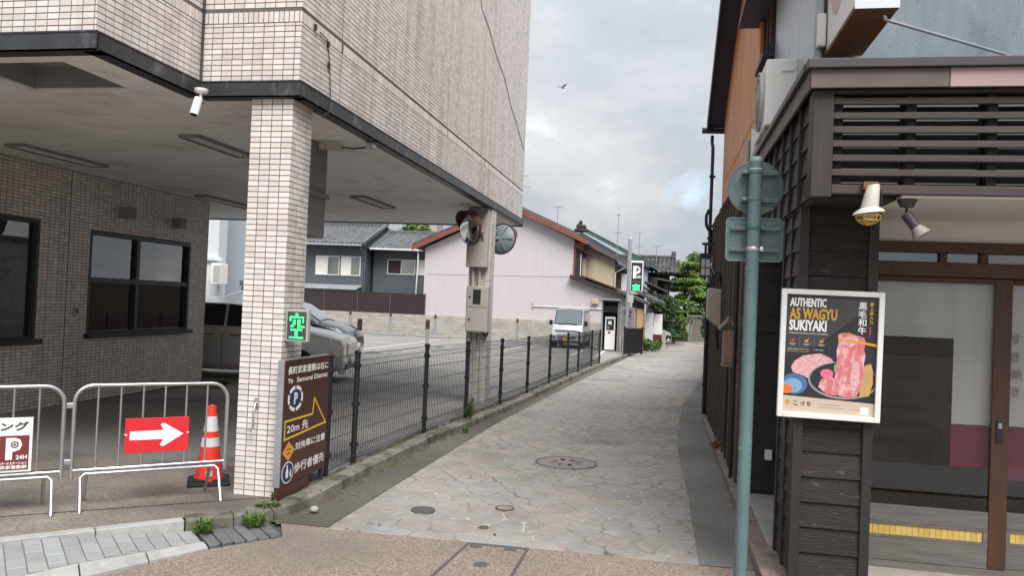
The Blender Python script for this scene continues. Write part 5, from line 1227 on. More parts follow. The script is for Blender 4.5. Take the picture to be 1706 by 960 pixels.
weed('weed', 'small weed in the gutter beside the fence kerb', -2.70, 10.95, -.12, .07, .10, 24, .05, seed=11)
weed('weed', 'tuft of dry weed at the foot of the right wall', .70, 10.6, -.03, .10, .12, 30, .07, 'leaf_litter', seed=12)
weed('weed', 'green weed at the far end of the garage wall', -8.1, 13.6, -.07, .25, .16, 60, .12, seed=13)
V = []; F = []; Tn = []                                     # scattered dead leaves and grit
R = np.random.default_rng(5)
for k in range(420):
    if k < 250: y = R.uniform(6, 22); x = kx(y)+R.choice([-.08, .05, .12])+R.normal(0, .05); z = G(y)+(.012 if x < kx(y)-.01 else LZ+.006)
    elif k < 330: y = R.uniform(6, 14); x = WALLX(y)-.14+R.normal(0, .05); z = G(y)+LZ+.006
    else: y = R.uniform(4.6, 14); x = R.uniform(-3, .3); z = G(y)+LZ+.011
    if k >= 330 and R.random() < .7: continue
    a = R.uniform(0, 6.3); s = R.uniform(.006, .022); n = len(V)
    V += [(x+s*math.cos(a+q)*f, y+s*math.sin(a+q)*f, z+R.uniform(0, .008)) for q, f in ((0, 1.3), (1.57, .6), (3.14, 1.3), (4.71, .6))]; F.append((n, n+1, n+2, n+3)); Tn += [R.random()]*4
np_mesh('leaf_litter', V, F, 'leaf_litter', None, Tn, 'stuff', (0, 0, 0))
m_ = MB()
for k in range(46):                                         # moss and dirt banked along the fence foot
    y = 6.3+k*.33+R.uniform(-.1, .1); x = kx(y)-.17-R.uniform(0, .07); a = R.uniform(.05, .16)
    n = 9; rr_ = [R.uniform(.7, 1.2) for _ in range(n)]; c = (x, y, G(y)+.022+R.uniform(0, .008))
    V = [c]+[(x+a*.5*f*math.cos(i*2*PI/n), y+a*1.8*f*math.sin(i*2*PI/n), G(y)+.0005) for i, f in enumerate(rr_)]
    m_.add(V, [(0, 1+i, 1+(i+1) % n) for i in range(n)])
for k in range(60):                                         # dirt gathered at the foot of the kerb
    y = 6.2+k*.22+R.uniform(-.1, .1); x = kx(y)+.015+R.uniform(0, .05); a = R.uniform(.03, .09); n = 9; rr_ = [R.uniform(.6, 1.2) for _ in range(n)]
    V = [(x, y, G(y)+LZ+.012)]+[(x+a*.7*f*math.cos(i*2*PI/n), y+a*2.2*f*math.sin(i*2*PI/n), G(y)+LZ+.0005) for i, f in enumerate(rr_)]
    m_.add(V, [(0, 1+i, 1+(i+1) % n) for i in range(n)])
m_.build('moss', 'mud', kind='stuff', smooth=180)
t = MB().ball((0, 0, .035), (.04, .034, .028), 8, 6).build('loose_stone', 'concrete', smooth=60); t.location = (-2.82, 6.28, LZ); tag(t, 'loose pale stone lying in the gutter below the brown sign', 'stone')
# bird in flight
t = thing('bird', 'grey bird gliding across the cloudy sky', 'bird', (*ad(1.32, 25), 8.6), .9); t.scale = (.55, .55, .55)
b_ = MB(); b_.lathe([(.0, -.16), (.03, -.13), (.045, -.05), (.055, .03), (.04, .10), (.025, .14), (.02, .17), (0, .20)], 10, (0, 0, 0), (Vector((0, 1, 0)), Vector((0, 0, 1)), Vector((1, 0, 0))))
b_.prism([(-.14, -.03, 0), (-.30, -.06, 0), (-.30, .06, 0), (-.14, .03, 0)], (0, 0, .006)); b_.build('body', 'bird_grey', t, smooth=60)
for s in (-1, 1): MB().prism([(.09, s*.03, .02), (.14, s*.17, .11), (.02, s*.36, .16), (-.06, s*.20, .10), (-.07, s*.03, .02)], (0, 0, .008)).build('wing', 'bird_grey', t)
# ------------------------------------------------------------------ parking lot: lines, bollards, cars, pay booth
ln_ = thing('lot_marking', None, None, world=True); ln_['kind'] = 'structure'
def line(x0, y0, x1, y1, w=.11):
    A, B = Vector((x0, y0)), Vector((x1, y1)); d_ = (B-A).normalized(); n_ = Vector((-d_.y, d_.x))*w/2; k = max(1, int((B-A).length/2)); m_ = MB()
    for i in range(k+1):
        p = A.lerp(B, i/k)
        for q in (p-n_, p+n_): m_.v.append((q.x, q.y, G(q.y)+.004)); m_.t.append(.5)
    for i in range(k): m_.f.append((2*i, 2*i+2, 2*i+3, 2*i+1)); m_.m.append(0)
    m_.build('painted_line', 'line_white', ln_)
for y in (22.7, 25.4, 28.1, 30.8, 33.5, 36.2): line(-17.5, y, -11.06, y)
line(-11, 21, -11, 38.5)
for x in (-9.2, -6.4, -3.55, -2.6): line(x, 31.3, x, 36.2)
line(-9.2, 31.2, -2.6, 31.2); line(-9.2, 36.3, -2.6, 36.3)
line(-8.4, 27.0, -3.0, 28.6); line(-8.2, 24.4, -6.2, 25.0); line(-9.4, 28.0, -9.4, 31.0)
def bollard(label, x, y, h):
    t = thing('parking_bollard', label, 'bollard', (x, y, G(y)), .1, 'brown topped bollards of the parking lot')
    MB().box(-.075, .075, -.05, .05, 0, h*.66).build('post', 'galvanised', t, bevel=.008); MB().box(-.078, .078, -.053, .053, h*.66, h).build('cap', 'dark_wood', t, bevel=.008)
    MB().box(-.2, 1.1, -.35, .35, 0, .03).build('flap_base', 'galvanised', t, bevel=.01); MB().prism([(.05, -.3, .031), (1.0, -.3, .031), (.6, -.3, .11)], (0, .6, 0)).build('flap_plate', 'galvanised', t)
bollard('brown topped bollard with flap nearest to the parked cars', -10.35, 26.1, 1.18)
bollard('brown topped bollard with flap right of the first, before the block wall', -9.42, 31.1, 1.15)
def lockpost(label, x, y):
    t = thing('lock_post', label, 'bollard', (x, y, G(y)), 0, 'lamp topped stall posts by the block wall')
    MB().cyl((0, 0, 0), (0, 0, 1.0), .07, n=12).build('post', 'galvanised', t, smooth=60); MB().lathe([(.075, 1.0), (.075, 1.07), (.05, 1.09), (.05, 1.16), (.02, 1.22), (0, 1.22)], 12).build('lamp', 'print_black', t, smooth=40)
    MB().box(-.16, .16, -.03, .03, 1.0, 1.035).build('reflector', 'print_orange', t); MB().box(-.9, .9, -.65, -.15, 0, .10).build('flap_base', 'galvanised', t, bevel=.02)
for lb, x, y in (('stall post before the brown fence, leftmost', -16.9, 41.2), ('stall post before the brown fence, middle one', -14.55, 41.1), ('stall post left of the tiled rear pillar by pink wall', -12.0, 41.0), ('stall post right of the tiled rear pillar by pink wall', -7.55, 41.0)): lockpost(lb, x, y)

def car(name, label, cat, loc, rotz, ST, sidewin, topwin, paint, wheels, WR, glassmat='car_glass', group=None):
    """body lofted over stations (x, [(half width, z) * 6]); windows are panes of their own"""
    t = thing(name, label, cat, loc, rotz, group); m_ = MB(); k = 11; V = []
    for x, ring in ST:
        full = [(-y, z) for y, z in ring[:-1]]+[ring[-1]]+[(y, z) for y, z in ring[:-1]][::-1]
        V += [(x, y, z) for y, z in full]
    F = [(i*k+j, i*k+j+1, (i+1)*k+j+1, (i+1)*k+j)[::-1] for i in range(len(ST)-1) for j in range(k-1)]
    F += [tuple(range(k)), tuple((len(ST)-1)*k+j for j in range(k))[::-1]]
    F += [(i*k+k-1, i*k, (i+1)*k, (i+1)*k+k-1)[::-1] for i in range(len(ST)-1)]
    m_.add(V, F); m_.build('body', paint, t, smooth=35, bevel=.035)
    def pane(idx, nm, sh=.90):
        P = [Vector(V[i]) for i in idx]; c = sum(P, Vector())/len(P); n_ = (P[1]-P[0]).cross(P[2]-P[0]).normalized()
        if n_.dot(c-Vector((0, 0, .7))) < 0: n_ = -n_
        q = [c+(p-c)*sh+n_*.004 for p in P]; MB().prism([tuple(p) for p in q], tuple(n_*.008)).build(nm, glassmat, t, bevel=0)
    for i in sidewin:
        for j in (3, 6): pane((i*k+j, i*k+j+1, (i+1)*k+j+1, (i+1)*k+j), 'side_window', .93)
    for i, nm in topwin:
        a = [Vector(V[q]) for q in (i*k+4, i*k+5, i*k+6, (i+1)*k+6, (i+1)*k+5, (i+1)*k+4)]; c = sum(a, Vector())/6
        n_ = (a[5]-a[0]).cross(a[2]-a[0]).normalized()
        if n_.z < 0: n_ = -n_
        for sh, up_, nm_, gm_ in ((.97, .0, 'screen_seal', 'car_trim'), (.90, .006, nm, glassmat)):
          q = [c+(p-c)*sh+n_*(.004+up_) for p in a]; p_ = MB(); p_.add([tuple(v+n_*.010) for v in q]+[tuple(v) for v in q], [(0, 5, 4, 1), (1, 4, 3, 2), (6, 7, 10, 11), (7, 8, 9, 10)]+[(j, (j+1) % 6, 6+(j+1) % 6, 6+j) for j in range(6)]); p_.build(nm_, gm_, t, smooth=70)
    hw = max(y for x, r in ST for y, z in r)
    for x in wheels:
        for s in (-1, 1):
            y = s*(hw-.10)
            w_ = MB(); w_.lathe([(WR*.66, -.1), (WR*.94, -.105), (WR, -.07), (WR, .07), (WR*.94, .105), (WR*.66, .1)], 24, (x, y, WR), (Vector((1, 0, 0)), Vector((0, 0, 1)), Vector((0, -1, 0)))); wo_ = w_.build('wheel', 'rubber', t, smooth=40)
            r_2 = MB(); r_2.lathe([(WR*.66, 0), (WR*.60, .03), (.05, .05), (0, .05)], 20, (x, y+s*.055, WR), (Vector((1, 0, 0)), Vector((0, 0, 1)), Vector((0, s, 0)))); r_2.build('rim', 'aluminium', wo_, smooth=40)
            MB().lathe([(WR*1.13, 0), (WR*1.13, .02), (0, .02)], 24, (x, s*(hw+.002-.02), WR*1.02), (Vector((1, 0, 0)), Vector((0, 0, 1)), Vector((0, s, 0)))).build('wheel_arch', 'car_trim', t)
    return t
def ring(w, z0, zm, zb, wb, zr, wr, cr): return [(w*.9, z0), (w, z0+.12), (w, zm), (wb, zb), (wr, zr), (0, zr+cr)]
def bits(t, lst):
    for nm, mt, *b in lst: MB().box(*b).build(nm, mt, t, bevel=.012)
# silver minivan behind the front pillar: nose towards +x
HA = PSI
ST = [(-2.42, ring(.80, .32, .75, 1.08, .80, 1.14, .74, .03)), (-2.38, ring(.86, .24, .75, 1.11, .85, 1.50, .70, .09)), (-2.1, ring(.87, .20, .75, 1.12, .865, 1.58, .72, .12)), (-1.1, ring(.875, .20, .75, 1.12, .87, 1.60, .73, .14)), (-.1, ring(.875, .20, .75, 1.11, .87, 1.60, .73, .14)), (.72, ring(.875, .20, .75, 1.11, .87, 1.54, .72, .13)), (1.34, ring(.87, .22, .74, 1.04, .85, 1.12, .74, .04)), (2.0, ring(.85, .24, .72, .96, .82, 1.03, .70, .05)), (2.32, ring(.82, .26, .66, .90, .79, .96, .64, .04)), (2.40, ring(.77, .30, .60, .82, .72, .86, .58, .02))]
mv = car('minivan', 'silver minivan parked partly hidden behind the front tiled pillar', 'minivan', (*ad(-5.90, 17.65), G(17)), HA, ST, [2, 3, 4, 5], [(5, 'windscreen')], 'car_pearl', (-1.45, 1.45), .33)
bits(mv, [('grille', 'chrome', 2.36, 2.425, -.45, .45, .52, .84), ('bumper', 'car_trim', 2.36, 2.43, -.6, .6, .30, .40), ('bumper', 'car_pearl', 2.30, 2.44, -.78, .78, .20, .28), ('number_plate', 'plate_white', 2.43, 2.44, -.17, .17, .38, .50)])
for k in range(7): bits(mv, [('grille_slat', 'car_trim', 2.42, 2.43, -.42, .42, .54+.043*k, .56+.043*k)])
for s in (-1, 1):
    MB().prism([(2.16, s*.825, .74), (2.385, s*.50, .70), (2.385, s*.50, .85), (2.06, s*.83, .93)], (.02, s*.02, 0)).build('headlight', 'lamp_lens', mv, bevel=.01)
    bits(mv, [('mirror', 'car_pearl', 1.0, 1.16, s*.90-.08, s*.90+.08, 1.10, 1.28)])
    for x in (-.42, .12): bits(mv, [('door_handle', 'chrome', x-.11, x+.11, s*.885-.012, s*.885+.012, .93, .965)])
    bits(mv, [('door_seam', 'car_trim', -.155, -.145, s*.877-.003, s*.877+.003, .3, 1.0)]); bits(mv, [('door_seam', 'car_trim', .76, .77, s*.877-.003, s*.877+.003, .3, 1.0)])
# black wagon behind it
ST = [(-2.2, ring(.78, .3, .62, .86, .74, .92, .66, .02)), (-2.15, ring(.84, .22, .62, .9, .80, 1.30, .60, .03)), (-1.4, ring(.85, .18, .62, .92, .83, 1.45, .60, .04)), (-.3, ring(.85, .18, .62, .91, .83, 1.49, .61, .05)), (.35, ring(.85, .18, .62, .90, .83, 1.44, .60, .05)), (1.2, ring(.85, .2, .62, .90, .82, .98, .66, .05)), (1.8, ring(.84, .2, .60, .80, .79, .88, .60, .05)), (2.12, ring(.78, .24, .54, .68, .72, .74, .5, .04)), (2.2, ring(.70, .28, .48, .56, .6, .60, .45, .02))]
bc = car('parked_car', 'black car parked beyond the silver minivan, nose to the right', 'car', (*ad(-6.95, 25.3), G(25)), PSI-.13, ST, [1, 2, 3, 4], [(4, 'windscreen')], 'car_black', (-1.3, 1.35), .31, 'car_glass_light')
bc.scale = (1, 1, 1.14)
bits(bc, [('grille', 'car_trim', 2.15, 2.225, -.5, .5, .40, .60), ('bumper', 'chrome', 2.12, 2.215, -.62, .62, .20, .235), ('number_plate', 'plate_white', 2.222, 2.235, -.17, .17, .32, .44)])
for s in (-1, 1):
    MB().prism([(1.78, s*.80, .70), (2.15, s*.55, .60), (2.15, s*.55, .68), (1.7, s*.80, .82)], (.015, s*.015, .03)).build('headlight', 'lamp_lens', bc, bevel=.01)
    bits(bc, [('mirror', 'car_black', .85, 1.0, s*.88-.08, s*.88+.08, .92, 1.05)])
# small van facing the lane end of the lot
ST = [(-1.70, ring(.70, .3, .75, 1.05, .70, 1.2, .66, .02)), (-1.66, ring(.735, .24, .8, 1.1, .73, 1.74, .64, .03)), (-1.3, ring(.735, .22, .8, 1.1, .735, 1.83, .65, .04)), (-.4, ring(.735, .22, .8, 1.1, .735, 1.84, .65, .05)), (.55, ring(.735, .22, .8, 1.09, .735, 1.83, .65, .05)), (.95, ring(.735, .22, .8, 1.07, .735, 1.78, .64, .05)), (1.42, ring(.735, .24, .8, 1.03, .72, 1.09, .67, .03)), (1.60, ring(.725, .25, .72, .86, .71, .95, .66, .03)), (1.66, ring(.70, .27, .6, .75, .69, .82, .62, .02))]
kv = car('small_van', 'small silver van parked by the pink wall facing the camera', 'van', (*ad(2.95, 38.2), G(37.5)), math.radians(-90)-.02, ST, [2, 3, 4], [(5, 'windscreen')], 'car_van', (-1.15, 1.15), .28, 'car_glass_light')
bits(kv, [('grille', 'car_trim', 1.60, 1.688, -.55, .55, .79, .835), ('grille', 'car_trim', 1.62, 1.69, -.42, .42, .53, .57), ('grille', 'car_trim', 1.62, 1.69, -.42, .42, .45, .48), ('bumper', 'car_trim', 1.60, 1.68, -.66, .66, .25, .38), ('number_plate', 'plate_yellow', 1.68, 1.69, -.17, .17, .36, .50), ('wiper', 'car_trim', 1.40, 1.47, -.45, .45, 1.11, 1.14)])
for s in (-1, 1): bits(kv, [('headlight', 'lamp_lens', 1.56, 1.665, s*.58-.11, s*.58+.11, .62, .80), ('mirror', 'car_trim', 1.12, 1.24, s*.82-.085, s*.82+.06, 1.05, 1.28), ('fog_lamp', 'car_trim', 1.62, 1.672, s*.6-.06, s*.6+.06, .44, .54)])
# white hatchback half hidden at the end of the lane
hb = dup(bc); hb.name = 'hatchback'
for c in hb.children:
    if c.name.startswith(('body', 'mirror')): c.data = c.data.copy(); c.data.materials.clear(); c.data.materials.append(MATS['car_silver'])
hb['label'] = 'pale silver car nose poking out beside the lane shrubs'; hb['category'] = 'car'; hb.location = (-1.55, 44.6, G(44)); hb.rotation_euler = (0, 0, -.35); hb.scale = (.86, .9, .98)

# pay booth, sign post, control box
KY = 36.2; kz = G(KY)
t = thing('pay_booth', 'grey roofed parking pay booth with a white ticket machine', 'pay booth', (-2.38, KY, kz))
MB().box(-.42, -.36, 0, .85, 0, 2.2).build('side_wall', 'stainless', t); MB().box(.30, .36, 0, .85, 0, 2.2).build('side_wall', 'stainless', t); MB().box(-.36, .30, .80, .85, 0, 2.2).build('back_wall', 'print_black', t)
MB().prism([(-.50, -.5, 2.30), (.42, -.5, 2.30), (.42, .9, 2.18), (-.50, .9, 2.18)], (0, 0, .06)).build('roof', 'galvanised', t); MB().box(-.36, .30, .05, .12, 1.75, 2.05).build('sign_band', 'print_black', t)
tm = MB().box(-.26, .20, .12, .55, .05, 1.55).build('ticket_machine', 'ac_white', t, bevel=.01)
MB().box(-.20, .14, .105, .119, .95, 1.45).build('screen', 'print_black', tm); MB().box(-.12, .04, .098, .1045, 1.2, 1.36).build('display', 'plate_white', tm); MB().box(-.16, -.06, .098, .1045, 1.0, 1.1).build('coin_slot', 'stainless', tm); MB().box(-.12, 0, .105, .119, .8, .87).build('receipt_slot', 'print_black', tm)
for s in (-.55, .5): MB().tube([(s, -.5, 0), (s, -.5, .7), (s, .3, .7), (s, .3, 0)], .03, 8).build('guard_rail', 'galvanised', t, smooth=60)
t = thing('control_cabinet', 'steel control cabinet right of the pay booth', 'cabinet', (-1.83, KY-.1, kz))
MB().box(-.02, .46, 0, .4, 1.02, 1.98).build('case', 'stainless', t, bevel=.01); MB().box(.02, .42, -.01, 0, 1.06, 1.5).build('door', 'stainless', t); 
for a in ((.06, .16, 1.68, 1.88), (.24, .36, 1.75, 1.88), (.2, .34, 1.55, 1.68)): MB().box(a[0], a[1], -.012, 0, a[2], a[3]).build('dial', 'print_black', t)
MB().box(.02, .42, .1, .4, 0, 1.02).build('stand', 'concrete', t)
t = thing('parking_sign', 'tall grey post with black and white parking sign and green lit panel', 'sign', (-1.62, 35.6, G(35.6)))
MB().cyl((0, 0, 0), (.0, 0, 5.05), .085, n=14).build('pole', 'galvanised', t, smooth=60); MB().ball((0, 0, 5.05), .088, 12, 6).build('pole_cap', 'galvanised', t, smooth=60)
MB().box(.07, .62, -.10, .10, 2.72, 4.08).build('case', 'white_paint', t, bevel=.03); MB().box(.115, .575, -.112, -.1, 2.76, 4.0).build('face', 'print_black', t)
MB().box(.16, .53, -.118, -.1125, 3.22, 3.90).build('printed_square', 'print_black', t)
text('P', 'print_white', t, (.18, -.119, 3.30), (1, 0, 0), (0, 0, 1), w=.33, h=.56, bold=.08); text('24H', 'print_white', t, (.34, -.121, 3.31), (1, 0, 0), (0, 0, 1), w=.2, h=.13, bold=.03)
q = Pl((.37, -.1205, 3.70), (1, 0, 0), (0, 0, 1)); q.ell(0, 0, .085, .085, 0, .002).build('printed_disc', 'print_black', t); q.ring(0, 0, .07, .07, .02, .0022, .004, n=6).build('printed_ring', 'print_white', t)
text('パークステーション', 'print_white', t, (.15, -.1135, 3.13), (1, 0, 0), (0, 0, 1), w=.38, h=.05)
text('空', 'led_green', t, (.20, -.1135, 2.80), (1, 0, 0), (0, 0, 1), w=.28, h=.24, fat=.012)
for z in (2.9, 3.9): MB().box(-.09, .08, -.05, .05, z-.03, z+.03).build('bracket', 'galvanised', t)
MB().box(-.02, .24, -.14, -.04, 2.22, 2.55).build('junction_box', 'grey_box', t, bevel=.01)
t = thing('gate_panel', 'small dark metal fence panel beside the stucco wall', 'fence', (-1.6, 34.0, G(34)), .9)
for k in range(7): MB().box(.0+.15*k, .12+.15*k, -.02, .02, .05, 1.12).build('slat', 'fence_black', t)
MB().box(-.03, 1.08, .021, .05, .9, .96).build('rail', 'fence_black', t); MB().box(-.03, 1.08, .021, .05, .2, .26).build('rail', 'fence_black', t); MB().box(-.06, -.01, -.04, .04, 0, 1.18).build('post', 'fence_black', t); MB().box(1.06, 1.11, -.04, .04, 0, 1.18).build('post', 'fence_black', t)

# ------------------------------------------------------------------ block wall, brown fence, houses
bw = thing('block_wall', 'long low concrete block wall at the back of the parking lot', 'wall', (-12, 41.9, 0), world=True)
bm = MB(); bm.box(-.193, .193, -.07, .07, -.092, .092); bme = bm.mesh('block'); bme.materials.append(MATS['block'])
MB().box(-20.6, -2.7, 41.93, 42.0, -.6, .84).build('core', 'mortar', bw)
nb = 0
for r in range(6):
    for k in range(46):
        x = -20.4+.39*k+(.195 if r % 2 else 0)
        if x < -2.8: inst('block', bme, bw, (x, 41.92, .755-.19*r)); nb += 1
fb = thing('metal_fence', 'dark brown ribbed metal fence on top of the block wall', 'fence', (-16, 42, .84), world=True)
for k, (x0, x1) in enumerate(((-20.6, -18.85), (-18.8, -16.85), (-16.8, -14.95), (-14.9, -12.95))):
    m_ = MB(); n = int((x1-x0)/.12)
    for i in range(n): a = x0+(x1-x0)*i/n; m_.prism([(a, 42.0, .86), (a+.03, 41.97, .86), (a+.09, 41.97, .86), (a+.12, 42.0, .86)], (0, 0, 1.08))
    m_.build('panel', 'fence_brown', fb); MB().box(x0, x1, 41.95, 42.02, 1.942, 1.99).build('rail', 'fence_brown', fb); MB().box(x1+.002, x1+.048, 41.94, 42.02, .84, 2.02).build('post', 'trim_brown', fb)
def kawara(parent, O, U, S, nu, nv, pu=.27, ps=.26, mat='roof_tile'):
    """a slope of curved clay tiles: O lower corner, U along the eave, S up the slope"""
    O, U, S = np.array(O, float), np.array(U, float), np.array(S, float); U /= np.linalg.norm(U); S /= np.linalg.norm(S); Nn = np.cross(U, S)
    if Nn[2] < 0: Nn = -Nn
    prof = [(0, .0), (.25, -.035), (.5, -.045), (.72, -.02), (.86, .045), (1.0, .0)]; V = []; F = []; T = []
    for j in range(nv):
        for i in range(nu):
            n = len(V); tt = rng.random()
            for s_, h in ((0, .03), (1.06, 0.0)):
                for a, b in prof: V.append(O+U*pu*(i+a)+S*ps*(j+s_)+Nn*(b+h))
            for a, b in prof: V.append(O+U*pu*(i+a)+S*ps*j+Nn*(b-.0))
            F += [(n+q, n+q+1, n+6+q+1, n+6+q) for q in range(5)]+[(n+12+q, n+12+q+1, n+q+1, n+q) for q in range(5)]; T += [tt]*18
    return np_mesh('roof_tile', V, F, mat, parent, T, 'stuff')
def window(parent, x0, x1, z0, z1, y, div=2, fm='white_paint', curtain=None):
    f = MB(); w_ = .05
    f.box(x0, x1, y-.05, y+.02, z0, z0+w_); f.box(x0, x1, y-.05, y+.02, z1-w_, z1); f.box(x0, x0+w_, y-.05, y+.02, z0+w_, z1-w_); f.box(x1-w_, x1, y-.05, y+.02, z0+w_, z1-w_)
    for i in range(1, div): x = x0+(x1-x0)*i/div; f.box(x-w_/2, x+w_/2, y-.045, y+.015, z0+w_, z1-w_)
    o = f.build('window', fm, parent)
    for i in range(div): a, b = x0+(x1-x0)*i/div, x0+(x1-x0)*(i+1)/div; MB().box(a+w_*.6, b-w_*.6, y-.028, y-.02, z0+w_, z1-w_).build('pane', curtain[i] if curtain else 'far_glass', o)
    return o
# dark grey tiled houses
gh = thing('grey_house', 'dark grey clad house with curved tile roof behind the brown fence', 'house', (-21, 47, 0), world=True)
MB().box(-27, -18.55, 47, 54, -.4, 4.95).build('wall', 'grey_wall', gh); 
MB().prism([(-18.5, 46.2, 4.82), (-18.5, 50.2, 6.5), (-18.5, 54.4, 4.8), (-18.5, 54.4, 0), (-18.5, 47.05, 0), (-18.5, 47.05, 4.8)], (-.04, 0, 0)).build('gable_wall', 'grey_wall', gh)
kawara(gh, (-27.2, 46.15, 4.98), (1, 0, 0), (0, 4.0, 1.5), 33, 16)
MB().prism([(-18.22, 46.15, 4.93), (-18.22, 50.2, 6.48), (-18.22, 50.2, 6.68), (-18.22, 46.15, 5.10)], (-.14, 0, 0)).build('verge_tile', 'roof_tile', gh)
MB().prism([(-27.2, 46.2, 4.9), (-18.3, 46.2, 4.9), (-18.3, 50.2, 6.42), (-27.2, 50.2, 6.42)], (0, 0, .03)).build('roof', 'dark_wood', gh); MB().prism([(-27.2, 54.4, 4.9), (-18.3, 54.4, 4.9), (-18.3, 50.2, 6.42), (-27.2, 50.2, 6.42)], (0, 0, .03)).build('roof', 'roof_tile', gh)
MB().box(-27.2, -18.2, 50.05, 50.35, 6.44, 6.72).build('ridge', 'roof_tile', gh, bevel=.04)
MB().tube([(-27, 46.1, 4.88), (-18.4, 46.1, 4.86)], .06, 8).build('gutter', 'metal_sheet', gh); MB().tube([(-18.45, 46.1, 4.85), (-18.45, 46.3, 4.55), (-18.45, 46.9, 4.3), (-18.45, 46.93, 1.5)], .04, 8).build('downpipe', 'grey_wall', gh)
window(gh, -21.75, -20.15, 2.98, 4.2, 47, 2, curtain=['plaster_white', 'far_glass']); window(gh, -20.05, -18.75, 2.98, 4.2, 47, 2, curtain=['plaster_white', 'far_glass'])
MB().prism([(-24, 46.9, 2.35), (-18.55, 46.9, 2.35), (-18.55, 45.9, 2.1), (-24, 45.9, 2.1)], (0, 0, .06)).build('porch_roof', 'metal_sheet', gh)
gh2 = thing('grey_house', 'lower dark grey house with white framed windows between grey house and pink house', 'house', (-16, 48, 0), world=True)
MB().box(-18.3, -12.5, 48, 53, -.4, 4.85).build('wall', 'grey_wall', gh2); kawara(gh2, (-18.4, 47.1, 4.80), (1, 0, 0), (0, 3.2, 1.25), 23, 13)
MB().prism([(-18.4, 47.2, 4.74), (-12.2, 47.2, 4.74), (-12.2, 50.4, 5.98), (-18.4, 50.4, 5.98)], (0, 0, .03)).build('roof', 'dark_wood', gh2); MB().prism([(-18.4, 53.4, 4.74), (-12.2, 53.4, 4.74), (-12.2, 50.4, 5.98), (-18.4, 50.4, 5.98)], (0, 0, .03)).build('roof', 'roof_tile', gh2)
MB().box(-18.4, -12.2, 50.25, 50.5, 6.0, 6.2).build('ridge', 'roof_tile', gh2, bevel=.04)
MB().tube([(-18.2, 47.02, 4.72), (-12.9, 47.02, 4.70)], .06, 8).build('gutter', 'white_paint', gh2); MB().tube([(-15.1, 47.0, 4.7), (-15.1, 47.2, 4.5), (-15.15, 47.2, 1.95), (-17.8, 47.2, 1.85)], .05, 8).build('downpipe', 'white_paint', gh2); MB().box(-18, -12.6, 47.0, 47.4, -.3, 1.78).build('planter_wall', 'fence_brown', gh2)
window(gh2, -17.35, -15.5, 3.2, 4.15, 48, 2, curtain=['dark_wood', 'far_glass']); window(gh2, -15.4, -13.3, 3.2, 4.15, 48, 2, curtain=['plaster_white', 'far_glass'])
# pink gable house
ph = thing('pink_house', 'pale pink gabled house with red brown verge behind the silver van', 'house', (-8, 42.05, 0), world=True)
Y0, Y1 = 42.02, 47.0; xl, xr, xp, ze, zpk = -13.05, -4.85, -8.35, 4.55, 6.83
zer = 5.20
MB().prism([(xl, Y0, -.4), (xr, Y0, -.4), (xr, Y0, 3.2), (xl, Y0, 3.08)], (0, Y1-Y0, 0)).build('wall', 'pink_wall', ph)
MB().prism([(xl, Y0+.012, 3.10), (xr, Y0+.012, 3.22), (xr, Y0+.012, zer), (xp, Y0+.012, zpk), (xl, Y0+.012, ze)], (0, Y1-Y0-.012, 0)).build('wall', 'pink_wall', ph)
MB().prism([(xr+.003, Y0, -.4), (-2.1, Y0, -.4), (-2.1, Y0, 2.38), (xr+.003, Y0, 3.18)], (0, Y1-Y0, 0)).build('wall', 'pink_wall', ph)
def slab(x0, z0, x1, z1, y0, y1, th, name, mt, par): return MB().prism([(x0, y0, z0), (x1, y0, z1), (x1, y0, z1+th), (x0, y0, z0+th)], (0, y1-y0, 0)).build(name, mt, par)
slab(xl-.55, 4.46, xp, zpk+.02, Y0-.45, Y1, .08, 'roof', 'roof_red', ph); slab(xp, zpk+.02, -4.15, 5.02, Y0-.45, Y1, .08, 'roof', 'roof_red', ph)
slab(xl-.6, 4.36, xp, zpk-.06, Y0-.52, Y0-.455, .28, 'verge_board', 'verge_red', ph); slab(xp+.002, zpk-.06, -4.1, 4.92, Y0-.52, Y0-.455, .28, 'verge_board', 'verge_red', ph)
for s in ((xl-.6, 4.66, xp, zpk+.24), (xp, zpk+.24, -4.1, 5.22)): slab(*s, Y0-.5, Y0-.25, .09, 'verge_tile', 'roof_old', ph)
slab(xr-.12, 3.24, -1.75, 2.22, Y0-.3, Y1+.5, .07, 'lower_roof', 'roof_old', ph); slab(xr-.12, 3.12, -1.72, 2.10, Y0-.36, Y0-.305, .22, 'verge_board', 'dark_wood', ph)
bay = MB(); bay.box(xr+.002, xr+.42, Y0+.1, Y0+2.6, 3.2, 4.72); by = bay.build('window_bay', 'red_wood', ph)
MB().box(xr+.421, xr+.44, Y0+.35, Y0+2.4, 3.35, 4.35).build('pane', 'far_glass', by); MB().box(xr+.15, xr+.36, Y0+.085, Y0+.099, 3.3, 4.45).build('pane', 'far_glass', by); MB().box(xr+.36, xr+.40, Y0+.08, Y0+.099, 3.3, 4.45).build('frame', 'white_paint', by)
MB().prism([(xr, Y0-.05, 4.78), (xr+.95, Y0-.05, 4.38), (xr+.95, Y0-.05, 4.44), (xr, Y0-.05, 4.86)], (0, 2.9, 0)).build('hood', 'dark_wood', ph)
MB().box(xr+.0, xr+.5, Y0+.0, Y0+.10, 4.88, 5.05).build('downpipe', 'verge_red', ph); MB().tube([(-4.3, Y0-.4, 5.0), (-4.75, Y0-.1, 4.88), (-4.8, Y0-.06, 3.3)], .035, 6).build('downpipe', 'verge_red', ph)
MB().tube([(-6.9, Y0-.05, 1.60), (-2.9, Y0-.05, 1.58)], .028, 6).build('pipe', 'plaster_white', ph); MB().box(-6.98, -6.9, Y0-.06, Y0, 1.5, 1.8).build('pipe_clip', 'grey_box', ph)
